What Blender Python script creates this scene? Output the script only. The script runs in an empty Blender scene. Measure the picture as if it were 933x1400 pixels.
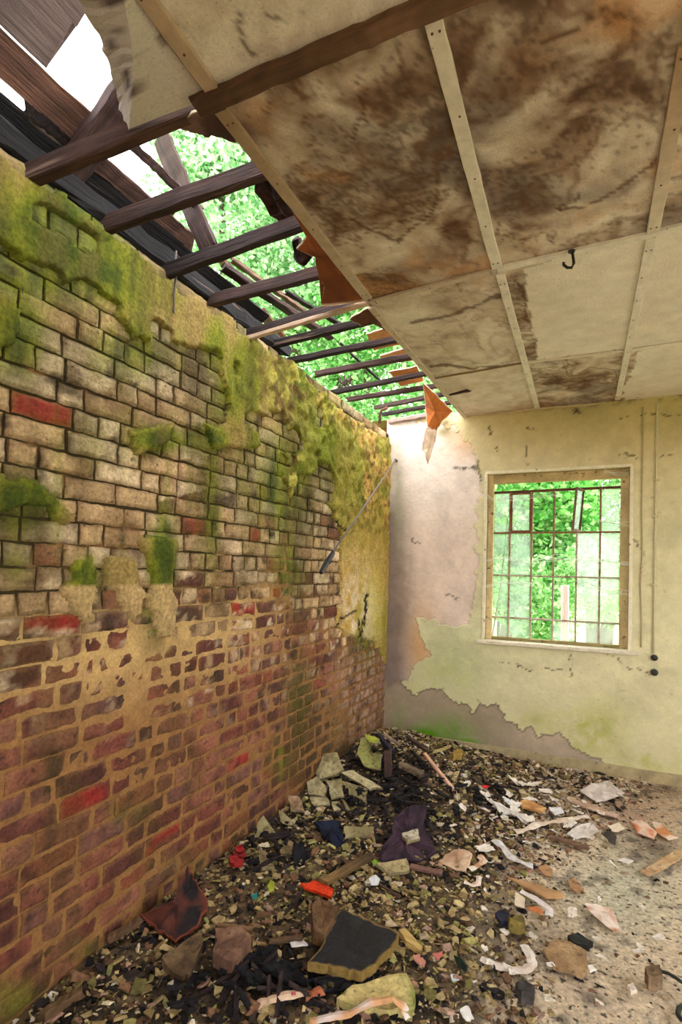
import bpy, bmesh, math, random
import numpy as np
from mathutils import Vector, Matrix

rnd = random.Random(7)
rng = np.random.default_rng(11)
SC = bpy.context.scene
COL = SC.collection

# ------------------------------------------------------------------ camera
FPX, YAW, PITCH, ROLL = 721.816, -0.43188, 0.020125, 0.024342
CAM = np.array([1.5398, 0.0, 1.4124]); SHY = 66.83
D, H = 4.294, 2.70                      # back wall, ceiling height
_f = np.array([math.sin(YAW)*math.cos(PITCH), math.cos(YAW)*math.cos(PITCH), math.sin(PITCH)])
_r = np.array([math.cos(YAW), -math.sin(YAW), 0.0]); _u = np.cross(_r, _f)
RR = math.cos(ROLL)*_r + math.sin(ROLL)*_u
UU = -math.sin(ROLL)*_r + math.cos(ROLL)*_u
cam = bpy.data.cameras.new('camera'); co = bpy.data.objects.new('camera', cam); COL.objects.link(co)
co.matrix_world = Matrix(((RR[0], UU[0], -_f[0], CAM[0]), (RR[1], UU[1], -_f[1], CAM[1]),
                          (RR[2], UU[2], -_f[2], CAM[2]), (0, 0, 0, 1)))
cam.sensor_fit = 'AUTO'; cam.sensor_width = 36; cam.lens = FPX/1400*36; cam.shift_y = SHY/1400
cam.clip_start = 0.02; cam.clip_end = 300
SC.camera = co

# ------------------------------------------------------------------ sky, exposure
SKY = 3.0
w = bpy.data.worlds.new('sky'); SC.world = w; w.use_nodes = True
bg = w.node_tree.nodes['Background']
bg.inputs[0].default_value = (1.0, 0.985, 0.985, 1); bg.inputs[1].default_value = SKY
SC.view_settings.view_transform = 'Standard'; SC.view_settings.look = 'None'
SC.view_settings.gamma = 1; SC.view_settings.use_curve_mapping = False
SC.view_settings.exposure = 1.2
SC.cycles.use_denoising = True
SC.cycles.max_bounces = 10; SC.cycles.diffuse_bounces = 6; SC.cycles.transparent_max_bounces = 12
SC.cycles.sample_clamp_indirect = 8.0

# ------------------------------------------------------------------ points of the place
def ray(x, y): return _f + RR*((x-466.5)/FPX) - UU*((y-700-SHY)/FPX)
def onX(x, y, X=0.0):
    d = ray(x, y); return CAM + d*((X-CAM[0])/d[0])
def onY(x, y, Y=D):
    d = ray(x, y); return CAM + d*((Y-CAM[1])/d[1])
def onZ(x, y, Z=0.0):
    d = ray(x, y); return CAM + d*((Z-CAM[2])/d[2])
def along(x, y, t): return CAM + ray(x, y)*t
def PX(V):
    d = np.asarray(V) - CAM; z = np.maximum(d @ _f, 1e-3)
    return 466.5 + FPX*(d @ RR)/z, 700 + SHY - FPX*(d @ UU)/z

# ------------------------------------------------------------------ noise and masks
def _h(ix, iy, iz, s):
    n = (ix.astype(np.int64)*73856093) ^ (iy.astype(np.int64)*19349663) ^ (iz.astype(np.int64)*83492791) ^ (s*2654435761)
    n = (n ^ (n >> 13))*1274126177 & 0xffffffff
    n = (n ^ (n >> 16))*2246822519 & 0xffffffff
    return ((n ^ (n >> 15)) & 0xffffff)/float(0xffffff)
def vnoise(P, s=0):
    i = np.floor(P).astype(np.int64); f = P - i; f = f*f*(3-2*f); o = 0
    for a in (0, 1):
        for b in (0, 1):
            for c in (0, 1):
                wt = (f[:, 0] if a else 1-f[:, 0])*(f[:, 1] if b else 1-f[:, 1])*(f[:, 2] if c else 1-f[:, 2])
                o = o + wt*_h(i[:, 0]+a, i[:, 1]+b, i[:, 2]+c, s)
    return o
def fbm(P, sc, octv=4, s=0):
    P = np.asarray(P, float)*np.asarray(sc, float); o = 0; a = .5; t = 0
    for k in range(octv):
        o = o + a*vnoise(P*(2.03**k)+17.3*k, s+k); t += a; a *= .55
    return o/t
def ss(a, b, x): 
    t = np.clip((x-a)/(b-a), 0, 1); return t*t*(3-2*t)
def inpoly(x, y, poly):
    r = np.zeros(len(x), bool); n = len(poly)
    for i in range(n):
        (x0, y0), (x1, y1) = poly[i], poly[(i+1) % n]
        if y0 == y1: continue
        c = ((y0 > y) != (y1 > y)) & (x < (x1-x0)*(y-y0)/(y1-y0)+x0)
        r ^= c
    return r
def blob(x, y, cx, cy, rx, ry, p=1.0):
    return p*np.exp(-(((x-cx)/rx)**2+((y-cy)/ry)**2)*1.4)
def segd(x, y, pts):
    d = np.full(len(x), 1e9)
    for (x0, y0), (x1, y1) in zip(pts[:-1], pts[1:]):
        dx, dy = x1-x0, y1-y0; t = np.clip(((x-x0)*dx+(y-y0)*dy)/(dx*dx+dy*dy), 0, 1)
        d = np.minimum(d, np.hypot(x-x0-t*dx, y-y0-t*dy))
    return d
def L(c):
    c = np.asarray(c, float)/255.0
    return np.where(c <= .04045, c/12.92, ((c+.055)/1.055)**2.4)
def mixc(A, B, t):
    t = np.asarray(t)[:, None]; return A*(1-t)+B*t

# ------------------------------------------------------------------ materials
def vmat(name, rough=.9, scale=40.0, var=.35, bump=.25, stretch=(1, 1, 1), speck=None, spec=.25, transl=0.0, bdist=.01):
    m = bpy.data.materials.new(name); m.use_nodes = True; t = m.node_tree; N = t.nodes; K = t.links
    b = N['Principled BSDF']; out = N['Material Output']
    at = N.new('ShaderNodeAttribute'); at.attribute_name = 'col'
    tx = N.new('ShaderNodeAttribute'); tx.attribute_name = 'tex'
    mp = N.new('ShaderNodeMapping'); mp.inputs['Scale'].default_value = stretch; K.new(tx.outputs['Vector'], mp.inputs[0])
    no = N.new('ShaderNodeTexNoise'); no.inputs['Scale'].default_value = scale; no.inputs['Detail'].default_value = 7
    no.inputs['Roughness'].default_value = .65; K.new(mp.outputs[0], no.inputs['Vector'])
    mr = N.new('ShaderNodeMapRange'); mr.inputs[1].default_value = .25; mr.inputs[2].default_value = .75
    mr.inputs[3].default_value = 1-var; mr.inputs[4].default_value = 1+var; K.new(no.outputs[0], mr.inputs[0])
    mx = N.new('ShaderNodeVectorMath'); mx.operation = 'SCALE'
    K.new(at.outputs['Color'], mx.inputs[0]); K.new(mr.outputs[0], mx.inputs['Scale'])
    c = mx.outputs[0]
    if speck:
        sc_, sz, thr, amt = speck
        n2 = N.new('ShaderNodeTexNoise'); n2.inputs['Scale'].default_value = sz; n2.inputs['Detail'].default_value = 5
        K.new(mp.outputs[0], n2.inputs['Vector'])
        r2 = N.new('ShaderNodeMapRange'); r2.inputs[1].default_value = thr; r2.inputs[2].default_value = thr+.08
        r2.inputs[3].default_value = 0; r2.inputs[4].default_value = amt; K.new(n2.outputs[0], r2.inputs[0])
        mi = N.new('ShaderNodeMix'); mi.data_type = 'RGBA'; K.new(r2.outputs[0], mi.inputs[0]); K.new(c, mi.inputs[6])
        mi.inputs[7].default_value = (*L(sc_), 1); c = mi.outputs[2]
    K.new(c, b.inputs['Base Color'])
    b.inputs['Roughness'].default_value = rough; b.inputs['Specular IOR Level'].default_value = spec
    if bump:
        bp = N.new('ShaderNodeBump'); bp.inputs['Strength'].default_value = bump; bp.inputs['Distance'].default_value = bdist
        K.new(no.outputs[0], bp.inputs['Height']); K.new(bp.outputs[0], b.inputs['Normal'])
    if transl:
        tr = N.new('ShaderNodeBsdfTranslucent'); K.new(c, tr.inputs[0])
        ms = N.new('ShaderNodeMixShader'); ms.inputs[0].default_value = transl
        K.new(b.outputs[0], ms.inputs[1]); K.new(tr.outputs[0], ms.inputs[2]); K.new(ms.outputs[0], out.inputs[0])
    return m
M = dict(
    brick=vmat('brick', .92, 75, .42, .8, speck=((56, 38, 28), 34, .63, .6)),
    mortar=vmat('mortar', .95, 90, .3, .5),
    render=vmat('mossy_render', .95, 70, .55, .8, speck=((55, 60, 20), 60, .66, .55)),
    wall=vmat('wall_plaster', .92, 60, .07, .35, speck=((120, 108, 84), 30, .66, .35), bdist=.006),
    board=vmat('ceiling_board', .92, 110, .15, .06, speck=((84, 62, 46), 140, .62, .45)),
    batten=vmat('batten_paint', .8, 30, .16, .2, speck=((90, 62, 42), 60, .68, .6)),
    char=vmat('charred_wood', .75, 14, .75, .9, stretch=(.25, 4, 4), spec=.25, bdist=.02, speck=((150, 124, 108), 9, .66, .5)),  # pale stretched specks paint highlight streaks onto the dark timber
    wood=vmat('wood', .75, 12, .35, .5, stretch=(.3, 5, 5)),
    floor=vmat('floor_dirt', .85, 60, .55, .8, speck=((40, 32, 26), 38, .58, .85)),
    chip=vmat('rubble', .92, 60, .45, .7),
    slab=vmat('plaster_slab', .9, 48, .42, .8, speck=((60, 50, 40), 40, .60, .6)),
    black=vmat('charred_slab', .6, 30, .5, .9, spec=.35, speck=((70, 64, 50), 30, .68, .6)),
    paper=vmat('paper', .7, 26, .2, .35, speck=((150, 100, 60), 16, .66, .5)),
    cloth=vmat('cloth', .85, 25, .3, .6),
    hard=vmat('hardboard', .85, 22, .22, .3, speck=((70, 30, 14), 20, .68, .6)),
    metal=vmat('metal', .45, 40, .25, .1, spec=.5),
    rust=vmat('rusty_bar', .8, 60, .3, .3, speck=((120, 60, 35), 25, .56, .8)),
    frame=vmat('frame_paint', .8, 30, .18, .3, speck=((70, 52, 34), 22, .62, .8)),
    leaf=vmat('leaf', .6, 5, .35, 0, transl=.45),
    bark=vmat('bark', .9, 12, .4, .6, stretch=(1, 1, .2)),
    grass=vmat('grass', .9, 3, .4, .3),
    web=vmat('cobweb', .8, 10, .1, 0, transl=.4),
)
def glass_mat():
    m = bpy.data.materials.new('dirty_glass'); m.use_nodes = True; t = m.node_tree; N = t.nodes; K = t.links
    out = N['Material Output']; N.remove(N['Principled BSDF'])
    a = N.new('ShaderNodeBsdfTransparent'); b = N.new('ShaderNodeBsdfTranslucent'); b.inputs[0].default_value = (.46, .54, .48, 1)
    g = N.new('ShaderNodeBsdfGlossy'); g.inputs['Roughness'].default_value = .15
    no = N.new('ShaderNodeTexNoise'); no.inputs['Scale'].default_value = 9; no.inputs['Detail'].default_value = 6
    tx = N.new('ShaderNodeAttribute'); tx.attribute_name = 'tex'; K.new(tx.outputs['Vector'], no.inputs['Vector'])
    r = N.new('ShaderNodeMapRange'); r.inputs[1].default_value = .3; r.inputs[2].default_value = .7
    r.inputs[3].default_value = .10; r.inputs[4].default_value = .42; K.new(no.outputs[0], r.inputs[0])
    m1 = N.new('ShaderNodeMixShader'); K.new(r.outputs[0], m1.inputs[0]); K.new(a.outputs[0], m1.inputs[1]); K.new(b.outputs[0], m1.inputs[2])
    m2 = N.new('ShaderNodeMixShader'); m2.inputs[0].default_value = .05; K.new(m1.outputs[0], m2.inputs[1]); K.new(g.outputs[0], m2.inputs[2])
    K.new(m2.outputs[0], out.inputs[0]); return m
M['glass'] = glass_mat()

# ------------------------------------------------------------------ mesh builder
class MB:
    def __init__(s): s.v = []; s.f = []; s.c = []; s.t = []
    def add(s, V, Fc, C, T=None):
        n = len(s.v); V = [tuple(map(float, p)) for p in V]
        s.v += V
        if isinstance(C, np.ndarray) and C.ndim == 2: s.c += [tuple(c) for c in C]
        else: s.c += [tuple(C)]*len(V)
        s.t += [tuple(map(float, p)) for p in (V if T is None else T)]
        s.f += [tuple(i+n for i in q) for q in Fc]
        return s
    def box(s, lo, hi, c):
        x0, y0, z0 = lo; x1, y1, z1 = hi
        V = [(x0,y0,z0),(x1,y0,z0),(x1,y1,z0),(x0,y1,z0),(x0,y0,z1),(x1,y0,z1),(x1,y1,z1),(x0,y1,z1)]
        return s.add(V, [(0,3,2,1),(4,5,6,7),(0,1,5,4),(1,2,6,5),(2,3,7,6),(3,0,4,7)], L(c))
    def beam(s, p0, p1, wd, ht, c, up=(0,0,1), n=10, jit=.0, taper=0.0, ragged=0.0, cvar=.15, c2=None, seed=0):
        """bar from p0 to p1 (centre line), width wd across, ht along up; chamfered, worn edges, ragged ends"""
        r = random.Random(seed*131+len(s.v))
        p0 = Vector(p0); p1 = Vector(p1); d = (p1-p0); ln = d.length; d.normalize(); up = Vector(up)
        a = d.cross(up); a.normalize(); u = a.cross(d)
        ch = min(wd, ht)*.14
        prof = [(-wd/2+ch,-ht/2),(wd/2-ch,-ht/2),(wd/2,-ht/2+ch),(wd/2,ht/2-ch),(wd/2-ch,ht/2),(-wd/2+ch,ht/2),(-wd/2,ht/2-ch),(-wd/2,-ht/2+ch)]
        V = []; T = []; C = []; cb = L(c); cc = L(c2 if c2 is not None else c); off = r.random()*50
        for i in range(n+1):
            k = i/n
            bow = Vector((r.uniform(-1,1), r.uniform(-1,1), r.uniform(-1,1)))*jit
            for q, (x, y) in enumerate(prof):
                e = 0.0
                if ragged and i in (0, n): e = r.uniform(-1, 1)*ragged
                tp = 1-taper*abs(2*k-1)**3
                pt = p0 + d*(ln*k+e) + a*(x*tp+r.uniform(-1,1)*jit*.6) + u*(y*tp+r.uniform(-1,1)*jit*.6) + bow*.5
                V.append(pt); T.append((ln*k+off, x+off, y+off*.7))
                C.append((cb*(1-k)+cc*k)*(1+r.uniform(-cvar, cvar)))
        Fc = []
        for i in range(n):
            for j in range(8):
                j2 = (j+1) % 8; Fc.append((i*8+j, i*8+j2, (i+1)*8+j2, (i+1)*8+j))
        Fc.append(tuple(range(7,-1,-1))); Fc.append(tuple(range(n*8, n*8+8)))
        return s.add(V, Fc, np.array(C), T)
    def tube(s, pts, rad, c, n=8):
        pts = [Vector(p) for p in pts]; V = []; Fc = []
        for i, p in enumerate(pts):
            d = (pts[min(i+1, len(pts)-1)]-pts[max(i-1, 0)]).normalized()
            a = d.cross(Vector((.31, .2, .93))); 
            if a.length < 1e-3: a = d.cross(Vector((1, 0, 0)))
            a.normalize(); b = a.cross(d); rr = rad[i] if isinstance(rad, (list, tuple)) else rad
            for j in range(n):
                t = 2*math.pi*j/n; V.append(p+a*(math.cos(t)*rr)+b*(math.sin(t)*rr))
        for i in range(len(pts)-1):
            for j in range(n):
                j2 = (j+1) % n; Fc.append((i*n+j, i*n+j2, (i+1)*n+j2, (i+1)*n+j))
        Fc.append(tuple(range(n-1,-1,-1))); Fc.append(tuple(range((len(pts)-1)*n, len(pts)*n)))
        return s.add(V, Fc, L(c))
    def disc(s, p, axis, prof, c, n=20):
        """lathe: prof = [(radius, height along axis)]"""
        p = Vector(p); ax = Vector(axis).normalized(); a = ax.orthogonal().normalized(); b = ax.cross(a); V = []; Fc = []
        for (r_, h_) in prof:
            for j in range(n):
                t = 2*math.pi*j/n; V.append(p+ax*h_+a*(math.cos(t)*r_)+b*(math.sin(t)*r_))
        for i in range(len(prof)-1):
            for j in range(n):
                j2 = (j+1) % n; Fc.append((i*n+j, i*n+j2, (i+1)*n+j2, (i+1)*n+j))
        Fc.append(tuple(range(n-1,-1,-1))); Fc.append(tuple(range((len(prof)-1)*n, len(prof)*n)))
        return s.add(V, Fc, L(c))
    def sheet(s, pts, th, c, rag=.0, sub=3, bumpy=0.0, c2=None, edge=None, seed=1, cn=9.0):
        """a torn sheet: outline of 3-D points, ragged rim, filled, given real thickness; colour c..c2 by noise, edge = rim colour"""
        r = random.Random(seed)
        P = [Vector(p) for p in pts]; n = len(P)
        def hz(p): return (float(fbm(np.array([tuple(p)]), 22.0, 2, seed)[0])-.5)*3.2
        nrm = Vector((0,0,0)); cen = sum(P, Vector((0,0,0)))/n
        for i in range(n): nrm += (P[i]-cen).cross(P[(i+1) % n]-cen)
        nrm.normalize(); 
        if nrm.z < 0 and abs(nrm.z) > .05: nrm = -nrm
        rim = []
        for i in range(n):
            a, b = P[i], P[(i+1) % n]; k = max(1, sub)
            for j in range(k):
                q = a.lerp(b, j/k); o = (q-cen); 
                if o.length > 0: o.normalize()
                rim.append(q + o*r.uniform(-rag, rag) + nrm*hz(q)*bumpy*.5)
        m = len(rim); rings = [rim]
        for kk in (.93, .72, .48, .24):
            rings.append([cen.lerp(p, kk)+nrm*hz(cen.lerp(p, kk))*bumpy for p in rim])
        top = [p for R_ in rings for p in R_]+[cen]
        if len(P) > 0:
            V = [p+nrm*(th/2) for p in top]+[p-nrm*(th/2) for p in top]
        K = len(top); Fc = []
        for a in range(4):
            for j in range(m):
                j2 = (j+1) % m
                Fc.append((a*m+j, a*m+j2, (a+1)*m+j2, (a+1)*m+j))
                Fc.append((K+a*m+j2, K+a*m+j, K+(a+1)*m+j, K+(a+1)*m+j2))
        for j in range(m):
            j2 = (j+1) % m
            Fc.append((4*m+j, 4*m+j2, K-1)); Fc.append((K+4*m+j2, K+4*m+j, 2*K-1))
            Fc.append((j2, j, K+j, K+j2))
        VV = np.array([tuple(v) for v in V]); c1 = L(c)[None, :]; cc = L(c if c2 is None else c2)[None, :]
        t = ss(.4, .6, fbm(VV, cn, 3, seed)); C = c1*(1-t[:, None])+cc*t[:, None]
        if edge is not None:
            E_ = L(edge)
            for j in range(m): C[j] = E_; C[K+j] = E_
        return s.add(VV, Fc, C)
    def build(s, name, mat, parent=None, smooth=False, origin=None):
        V = np.array(s.v)
        if parent is not None: o0 = np.array(parent.matrix_world.translation) if parent.parent is None else np.array(parent['_w'])
        elif origin is not None: o0 = np.array(origin)
        else: o0 = np.array([(V[:,0].min()+V[:,0].max())/2, (V[:,1].min()+V[:,1].max())/2, V[:,2].min()])
        me = bpy.data.meshes.new(name); me.from_pydata((V-o0).tolist(), [], s.f)
        a = me.attributes.new('col', 'FLOAT_COLOR', 'POINT')
        C = np.ones((len(V), 4), np.float32); C[:, :3] = np.clip(np.array(s.c), 0, 1); a.data.foreach_set('color', C.ravel())
        b = me.attributes.new('tex', 'FLOAT_VECTOR', 'POINT'); b.data.foreach_set('vector', np.array(s.t, np.float32).ravel())
        me.materials.append(M[mat] if isinstance(mat, str) else mat)
        if smooth: me.polygons.foreach_set('use_smooth', [True]*len(me.polygons))
        me.update()
        o = bpy.data.objects.new(name, me); COL.objects.link(o)
        if parent is not None: o.parent = parent; ORG[o.name] = o0
        else: o.location = o0; ORG[o.name] = o0
        return o
ORG = {}
def sub(mb, name, mat, parent, smooth=False):
    """part under a thing that is itself at the world position ORG"""
    V = ORG[parent.name]
    o = MB.build(mb, name, mat, None, smooth, origin=V); o.location = (0, 0, 0); o.parent = parent
    return o
def empty(name, loc):
    o = bpy.data.objects.new(name, None); COL.objects.link(o); o.location = loc; o.empty_display_size = .1
    ORG[o.name] = np.array(loc, float); return o
def tag(o, label, cat, group=None, kind=None):
    o['label'] = label; o['category'] = cat
    if group: o['group'] = group
    if kind: o['kind'] = kind
    return o
def struct(o): o['kind'] = 'structure'; return o

# =================================================================== SETTING
# ---------------------------------------------------------------- left wall: bricks, mortar, old render
Z5 = lambda p: [(x*450/933, 250+y*550/1140) for x, y in p]
Z6 = lambda p: [(x*450/933, 750+y*550/1140) for x, y in p]
POLY_RENDER = [
    [(-260, 330), (-260, 0), (0, 150), (545, 575), (545, 660), (529, 965), (526, 916), (520, 897), (508, 877), (490, 874), (462, 866), (459, 820), (466, 796), (457, 773), (462, 750), (464, 719), (455, 711), (447, 686), (434, 677), (432, 650)]
    + Z5([(850, 830), (830, 910), (800, 860), (780, 790), (720, 765), (640, 760), (600, 770), (560, 680), (500, 690), (480, 740), (440, 760), (380, 790), (350, 740), (360, 690), (440, 670), (540, 675), (640, 680), (645, 640), (620, 560), (610, 490), (560, 480), (500, 470), (440, 400), (430, 470), (375, 450), (360, 400), (320, 355), (250, 300), (190, 290), (130, 245), (60, 230), (0, 180)]),
    Z5([(-60, 280), (20, 285), (60, 340), (80, 400), (40, 480), (-60, 495)]),
    Z5([(-60, 815), (50, 815), (100, 830), (150, 870), (200, 910), (222, 950), (195, 1000), (150, 960), (100, 930), (30, 930), (-60, 1010)]),
    Z5([(370, 1000), (450, 990), (510, 1010), (500, 1140), (490, 1300), (440, 1300), (410, 1200), (420, 1120), (400, 1040)]),
    Z6([(285, 20), (390, 20), (412, 130), (392, 230), (340, 190), (330, 120), (285, 115)]),
    Z6([(170, 95), (250, 70), (280, 200), (235, 230), (190, 190), (160, 150)]),
    Z5([(190, 1060), (270, 1050), (285, 1140), (260, 1250), (205, 1230)]),
]
HOLES_RENDER = [Z5([(690, 660), (730, 648), (850, 725), (835, 764), (760, 738)]), Z5([(430, 440), (475, 455), (475, 500), (430, 490)]), Z5([(105, 70), (170, 95), (260, 165), (250, 190), (150, 130), (105, 100)])]
def algae_at(px, py):
    a = np.zeros(len(px))
    for b in [(40, 330, 160, 110, .9), (120, 370, 120, 70, .7), (210, 400, 60, 60, .5), (20, 450, 60, 80, .8), (215, 600, 45, 22, 1.0), (280, 600, 45, 26, .9),
              (222, 760, 22, 75, 1.0), (290, 680, 16, 110, .75), (300, 560, 60, 90, .35), (390, 660, 60, 110, .65), (395, 770, 30, 70, .55), (340, 620, 40, 110, .4), (322, 520, 34, 100, .8), (300, 480, 40, 60, .6), (400, 520, 70, 70, .5),
              (20, 690, 60, 60, .8), (20, 770, 30, 40, .5), (115, 790, 30, 40, .6), (215, 850, 22, 50, .6), (140, 600, 110, 60, .3), (180, 480, 120, 60, .5),
              (500, 860, 25, 60, .5), (440, 600, 60, 120, .5), (410, 950, 25, 60, .45), (385, 1040, 25, 40, .45), (180, 1110, 40, 30, .3), (20, 1370, 60, 40, .45), (120, 1300, 40, 25, .3), (240, 1180, 60, 30, .25), (460, 1000, 30, 50, .25)]:
        a = np.maximum(a, blob(px, py, *b))
    return a
DAMP = [(270, 500, 30, 70, .8), (300, 560, 30, 50, .7), (225, 480, 40, 30, .4), (330, 690, 25, 60, .3)]
PAINTLINE = ([0, 80, 160, 240, 300, 350, 400, 440, 470, 500, 530], [855, 850, 850, 830, 815, 810, 800, 815, 850, 850, 860])
REDS = [(80, 567), (253, 717), (385, 733), (70, 758), (318, 832), (381, 806), (490, 735), (143, 1078), (446, 926), (105, 850), (415, 750), (355, 735), (330, 1040), (205, 1160), (370, 712)]

def build_left_wall():
    mb = MB()
    Y0, Y1, ZT = -0.7, D+.02, 2.625
    # mortar bed
    st = .016; ys = np.arange(Y0, Y1+st, st); zs = np.arange(-.03, ZT, st); ny, nz = len(ys), len(zs)
    YY, ZZ = np.meshgrid(ys, zs, indexing='ij'); P = np.stack([np.zeros(ny*nz), YY.ravel(), ZZ.ravel()], 1)
    px, py = PX(P); line = np.interp(px, *PAINTLINE)
    up = ss(60, -60, py-line + (fbm(P, 5, 3, 3)-.5)*160)
    P[:, 0] = -.004 - .010*up + (fbm(P, 30, 3, 5)-.5)*.006
    low = L((146, 106, 64))[None]; smear = L((192, 160, 106))[None]; hi = L((62, 52, 30))[None]
    C = mixc(np.repeat(low, len(P), 0), smear, ss(150, 0, np.abs(py-line-20))*ss(420, 300, px))
    C = mixc(C, np.repeat(hi, len(P), 0), up*ss(.3, .55, fbm(P, 12, 3, 9)+.12))
    C = mixc(C, L((62, 66, 18))[None], np.clip(algae_at(px, py)*1.1, 0, 1)*ss(.35, .6, fbm(P, 9, 3, 31)))
    C *= (.7+.6*fbm(P, 25, 3, 8))[:, None]
    idx = np.arange(ny*nz).reshape(ny, nz)
    F_ = np.stack([idx[:-1, :-1], idx[1:, :-1], idx[1:, 1:], idx[:-1, 1:]], -1).reshape(-1, 4)
    mbm = MB(); mbm.add(P, F_.tolist(), C)
    mbm.box((-.24, Y0, -.05), (-.03, Y1, ZT-.015), (120, 90, 70))
    wall = struct(mbm.build('wall_left', 'mortar', origin=(0, 1.8, 0)))
    # bricks
    course = .0755; nrow = int(2.64/course)+1; allV = []; allF = []; allB = []; nv = 0; cnt = 0
    reds = [onX(*q)[1:] for q in REDS]
    bare = [(112, 62, 50), (122, 72, 56), (98, 56, 48), (130, 82, 62), (94, 62, 56), (124, 72, 50), (108, 72, 62), (86, 48, 42), (136, 92, 72)]
    for i in range(nrow):
        z0 = -.03+i*course; y = Y0-rnd.random()*.2; mode = i % 2
        while y < Y1:
            st_ = rnd.random() < (.72 if mode == 0 else .38)
            ln = (.2045 if st_ else .0965)+rnd.uniform(-.006, .006); jt = .0042 if z0 > 1.25 else .003; ya, yb = y+jt, y+ln-jt; y += ln+.002
            if yb > Y1-.005: yb = Y1-.005
            if yb-ya < .03: continue
            zc = z0+course/2; yc = (ya+yb)/2
            if zc > 2.56 and yc > 2.75 and rnd.random() < .45: continue
            if zc > 2.64 and rnd.random() < .5: continue
            nx_ = 11 if st_ else 7; nz_ = 6
            u = np.linspace(0, 1, nx_); v = np.linspace(0, 1, nz_); U_, V_ = np.meshgrid(u, v, indexing='ij')
            ed = np.minimum(np.minimum(U_, 1-U_)*(yb-ya), np.minimum(V_, 1-V_)*(course-.011))
            zb0 = z0+.003+rnd.uniform(-.002, .002); hh = course-.0070+rnd.uniform(-.003, .002); tilt = rnd.uniform(-.005, .005)
            Yv = ya+U_*(yb-ya); Zv = zb0+V_*hh+tilt*(U_-.5)
            Xv = -.006*np.exp(-ed/.004)+rnd.uniform(-.003, .003)+rnd.uniform(-.003, .003)*(U_-.5)
            pts = np.stack([Xv.ravel(), Yv.ravel(), Zv.ravel()], 1)
            id_ = np.arange(nx_*nz_).reshape(nx_, nz_)
            per = np.concatenate([id_[:, 0], id_[-1, 1:], id_[-2::-1, -1], id_[0, -2:0:-1]])
            back = pts[per].copy(); back[:, 0] = -.03
            k = len(pts); Fq = np.stack([id_[:-1, :-1], id_[1:, :-1], id_[1:, 1:], id_[:-1, 1:]], -1).reshape(-1, 4)
            m = len(per); side = [(per[(j+1) % m], per[j], k+j, k+(j+1) % m) for j in range(m)]
            allF += (Fq+nv).tolist(); allF += [tuple(int(q)+nv for q in s_) for s_ in side]
            red = next((1+(k_ > 1 and k_ != 5) for k_, r in enumerate(reds) if ya-.002 <= r[0] <= yb+.002 and z0 <= r[1] <= z0+course), 0)
            bc = L((146, 44, 38)) if red else L(rnd.choice(bare))*rnd.uniform(.75, 1.3)
            info = np.zeros((k+m, 7)); info[:k, 6] = ed.ravel(); info[:, :3] = bc; info[:, 3] = (0, 1, .45)[red]; info[:, 4] = rnd.random(); info[:, 5] = rnd.random()
            allV.append(pts); allV.append(back); allB.append(info); nv += k+m; cnt += 1
    P = np.concatenate(allV); B = np.concatenate(allB); front = P[:, 0] > -.02
    jn = np.stack([fbm(P, 28, 3, 60+q)-.5 for q in range(3)], 1); P += jn*np.array([.010, .010, .012])*front[:, None]
    P[:, 0] += (fbm(P*np.array([0, 1, 1]), 2.5, 3, 66)-.5)*.012*front
    px, py = PX(P); line = np.interp(px, *PAINTLINE)
    n1 = fbm(P, (8, 8, 8), 4, 21); n2 = fbm(P, 30, 4, 22); n3 = fbm(P, 3, 3, 23)
    base = B[:, :3]*(.55+.9*n2)[:, None]
    base = mixc(base, L((178, 118, 92))[None], ss(.52, .72, n1)*.45)          # salts and lime on bare brick
    pinkz = blob(px, py, 500, 950, 45, 90, 1.0)
    base = mixc(base, L((206, 172, 150))[None], np.clip(pinkz*(.45+.9*(n1-.3)), 0, .85))
    paint = ss(70, -70, py-line+(n3-.5)*120+(B[:, 4]-.5)*110)
    pm = ss(.42, .56, paint*.62+n1*.3+n2*.22-.02)*(1-B[:, 3]*.96)
    pm *= 1-.9*((B[:, 5] > .95) & (py > line-150))
    sp = ss(.56, .64, fbm(P, 16, 4, 26)+.05*(B[:, 5]-.5))*ss(200, 0, py-line-40)*(py > line)*.75*(B[:, 3] < .5)
    pm = np.maximum(pm, sp)
    pc = mixc(np.repeat(L((200, 168, 126))[None], len(P), 0), L((218, 194, 158))[None], ss(.4, .6, B[:, 4]))
    pc = mixc(pc, L((128, 98, 66))[None], ss(.46, .7, n1)*.75)
    pc = mixc(pc, L((112, 82, 60))[None], ss(.012, .0, B[:, 6]+(n2-.5)*.03)*.6)
    pc = pc*(.62+.72*n2)[:, None]*(.74+.45*B[:, 5])[:, None]
    edv = B[:, 6]
    base = mixc(base, L((146, 106, 66))[None], np.clip(ss(.006, .0, edv+(n2-.5)*.012)*.6, 0, 1))     # mortar smeared over the arrises
    base = mixc(base, L((70, 46, 40))[None], ss(.55, .7, fbm(P, 18, 4, 29))*.6)
    C = mixc(base, pc, pm)
    dm = np.zeros(len(P))
    for b in DAMP: dm = np.maximum(dm, blob(px, py, *b))
    C = mixc(C, L((104, 84, 70))[None], np.clip(dm*1.2, 0, .85)*ss(.3, .5, n1+.1))
    streak = fbm(P, (14, 14, 1.6), 4, 41)
    al = np.clip(algae_at(px, py)*2.0-.1, 0, 1)*ss(.24, .5, streak*.6+n1*.4+.08)
    al = np.maximum(al, ss(.58, .72, streak)*ss(900, 700, py)*.5)
    gc = mixc(np.repeat(L((118, 128, 30))[None], len(P), 0), L((58, 78, 12))[None], ss(.42, .6, fbm(P, (20, 20, 3), 3, 45)))
    C = mixc(C, gc, al*.9)
    C = mixc(C, L((52, 40, 30))[None], ss(.64, .76, fbm(P, 11, 4, 47))*.8)
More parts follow.
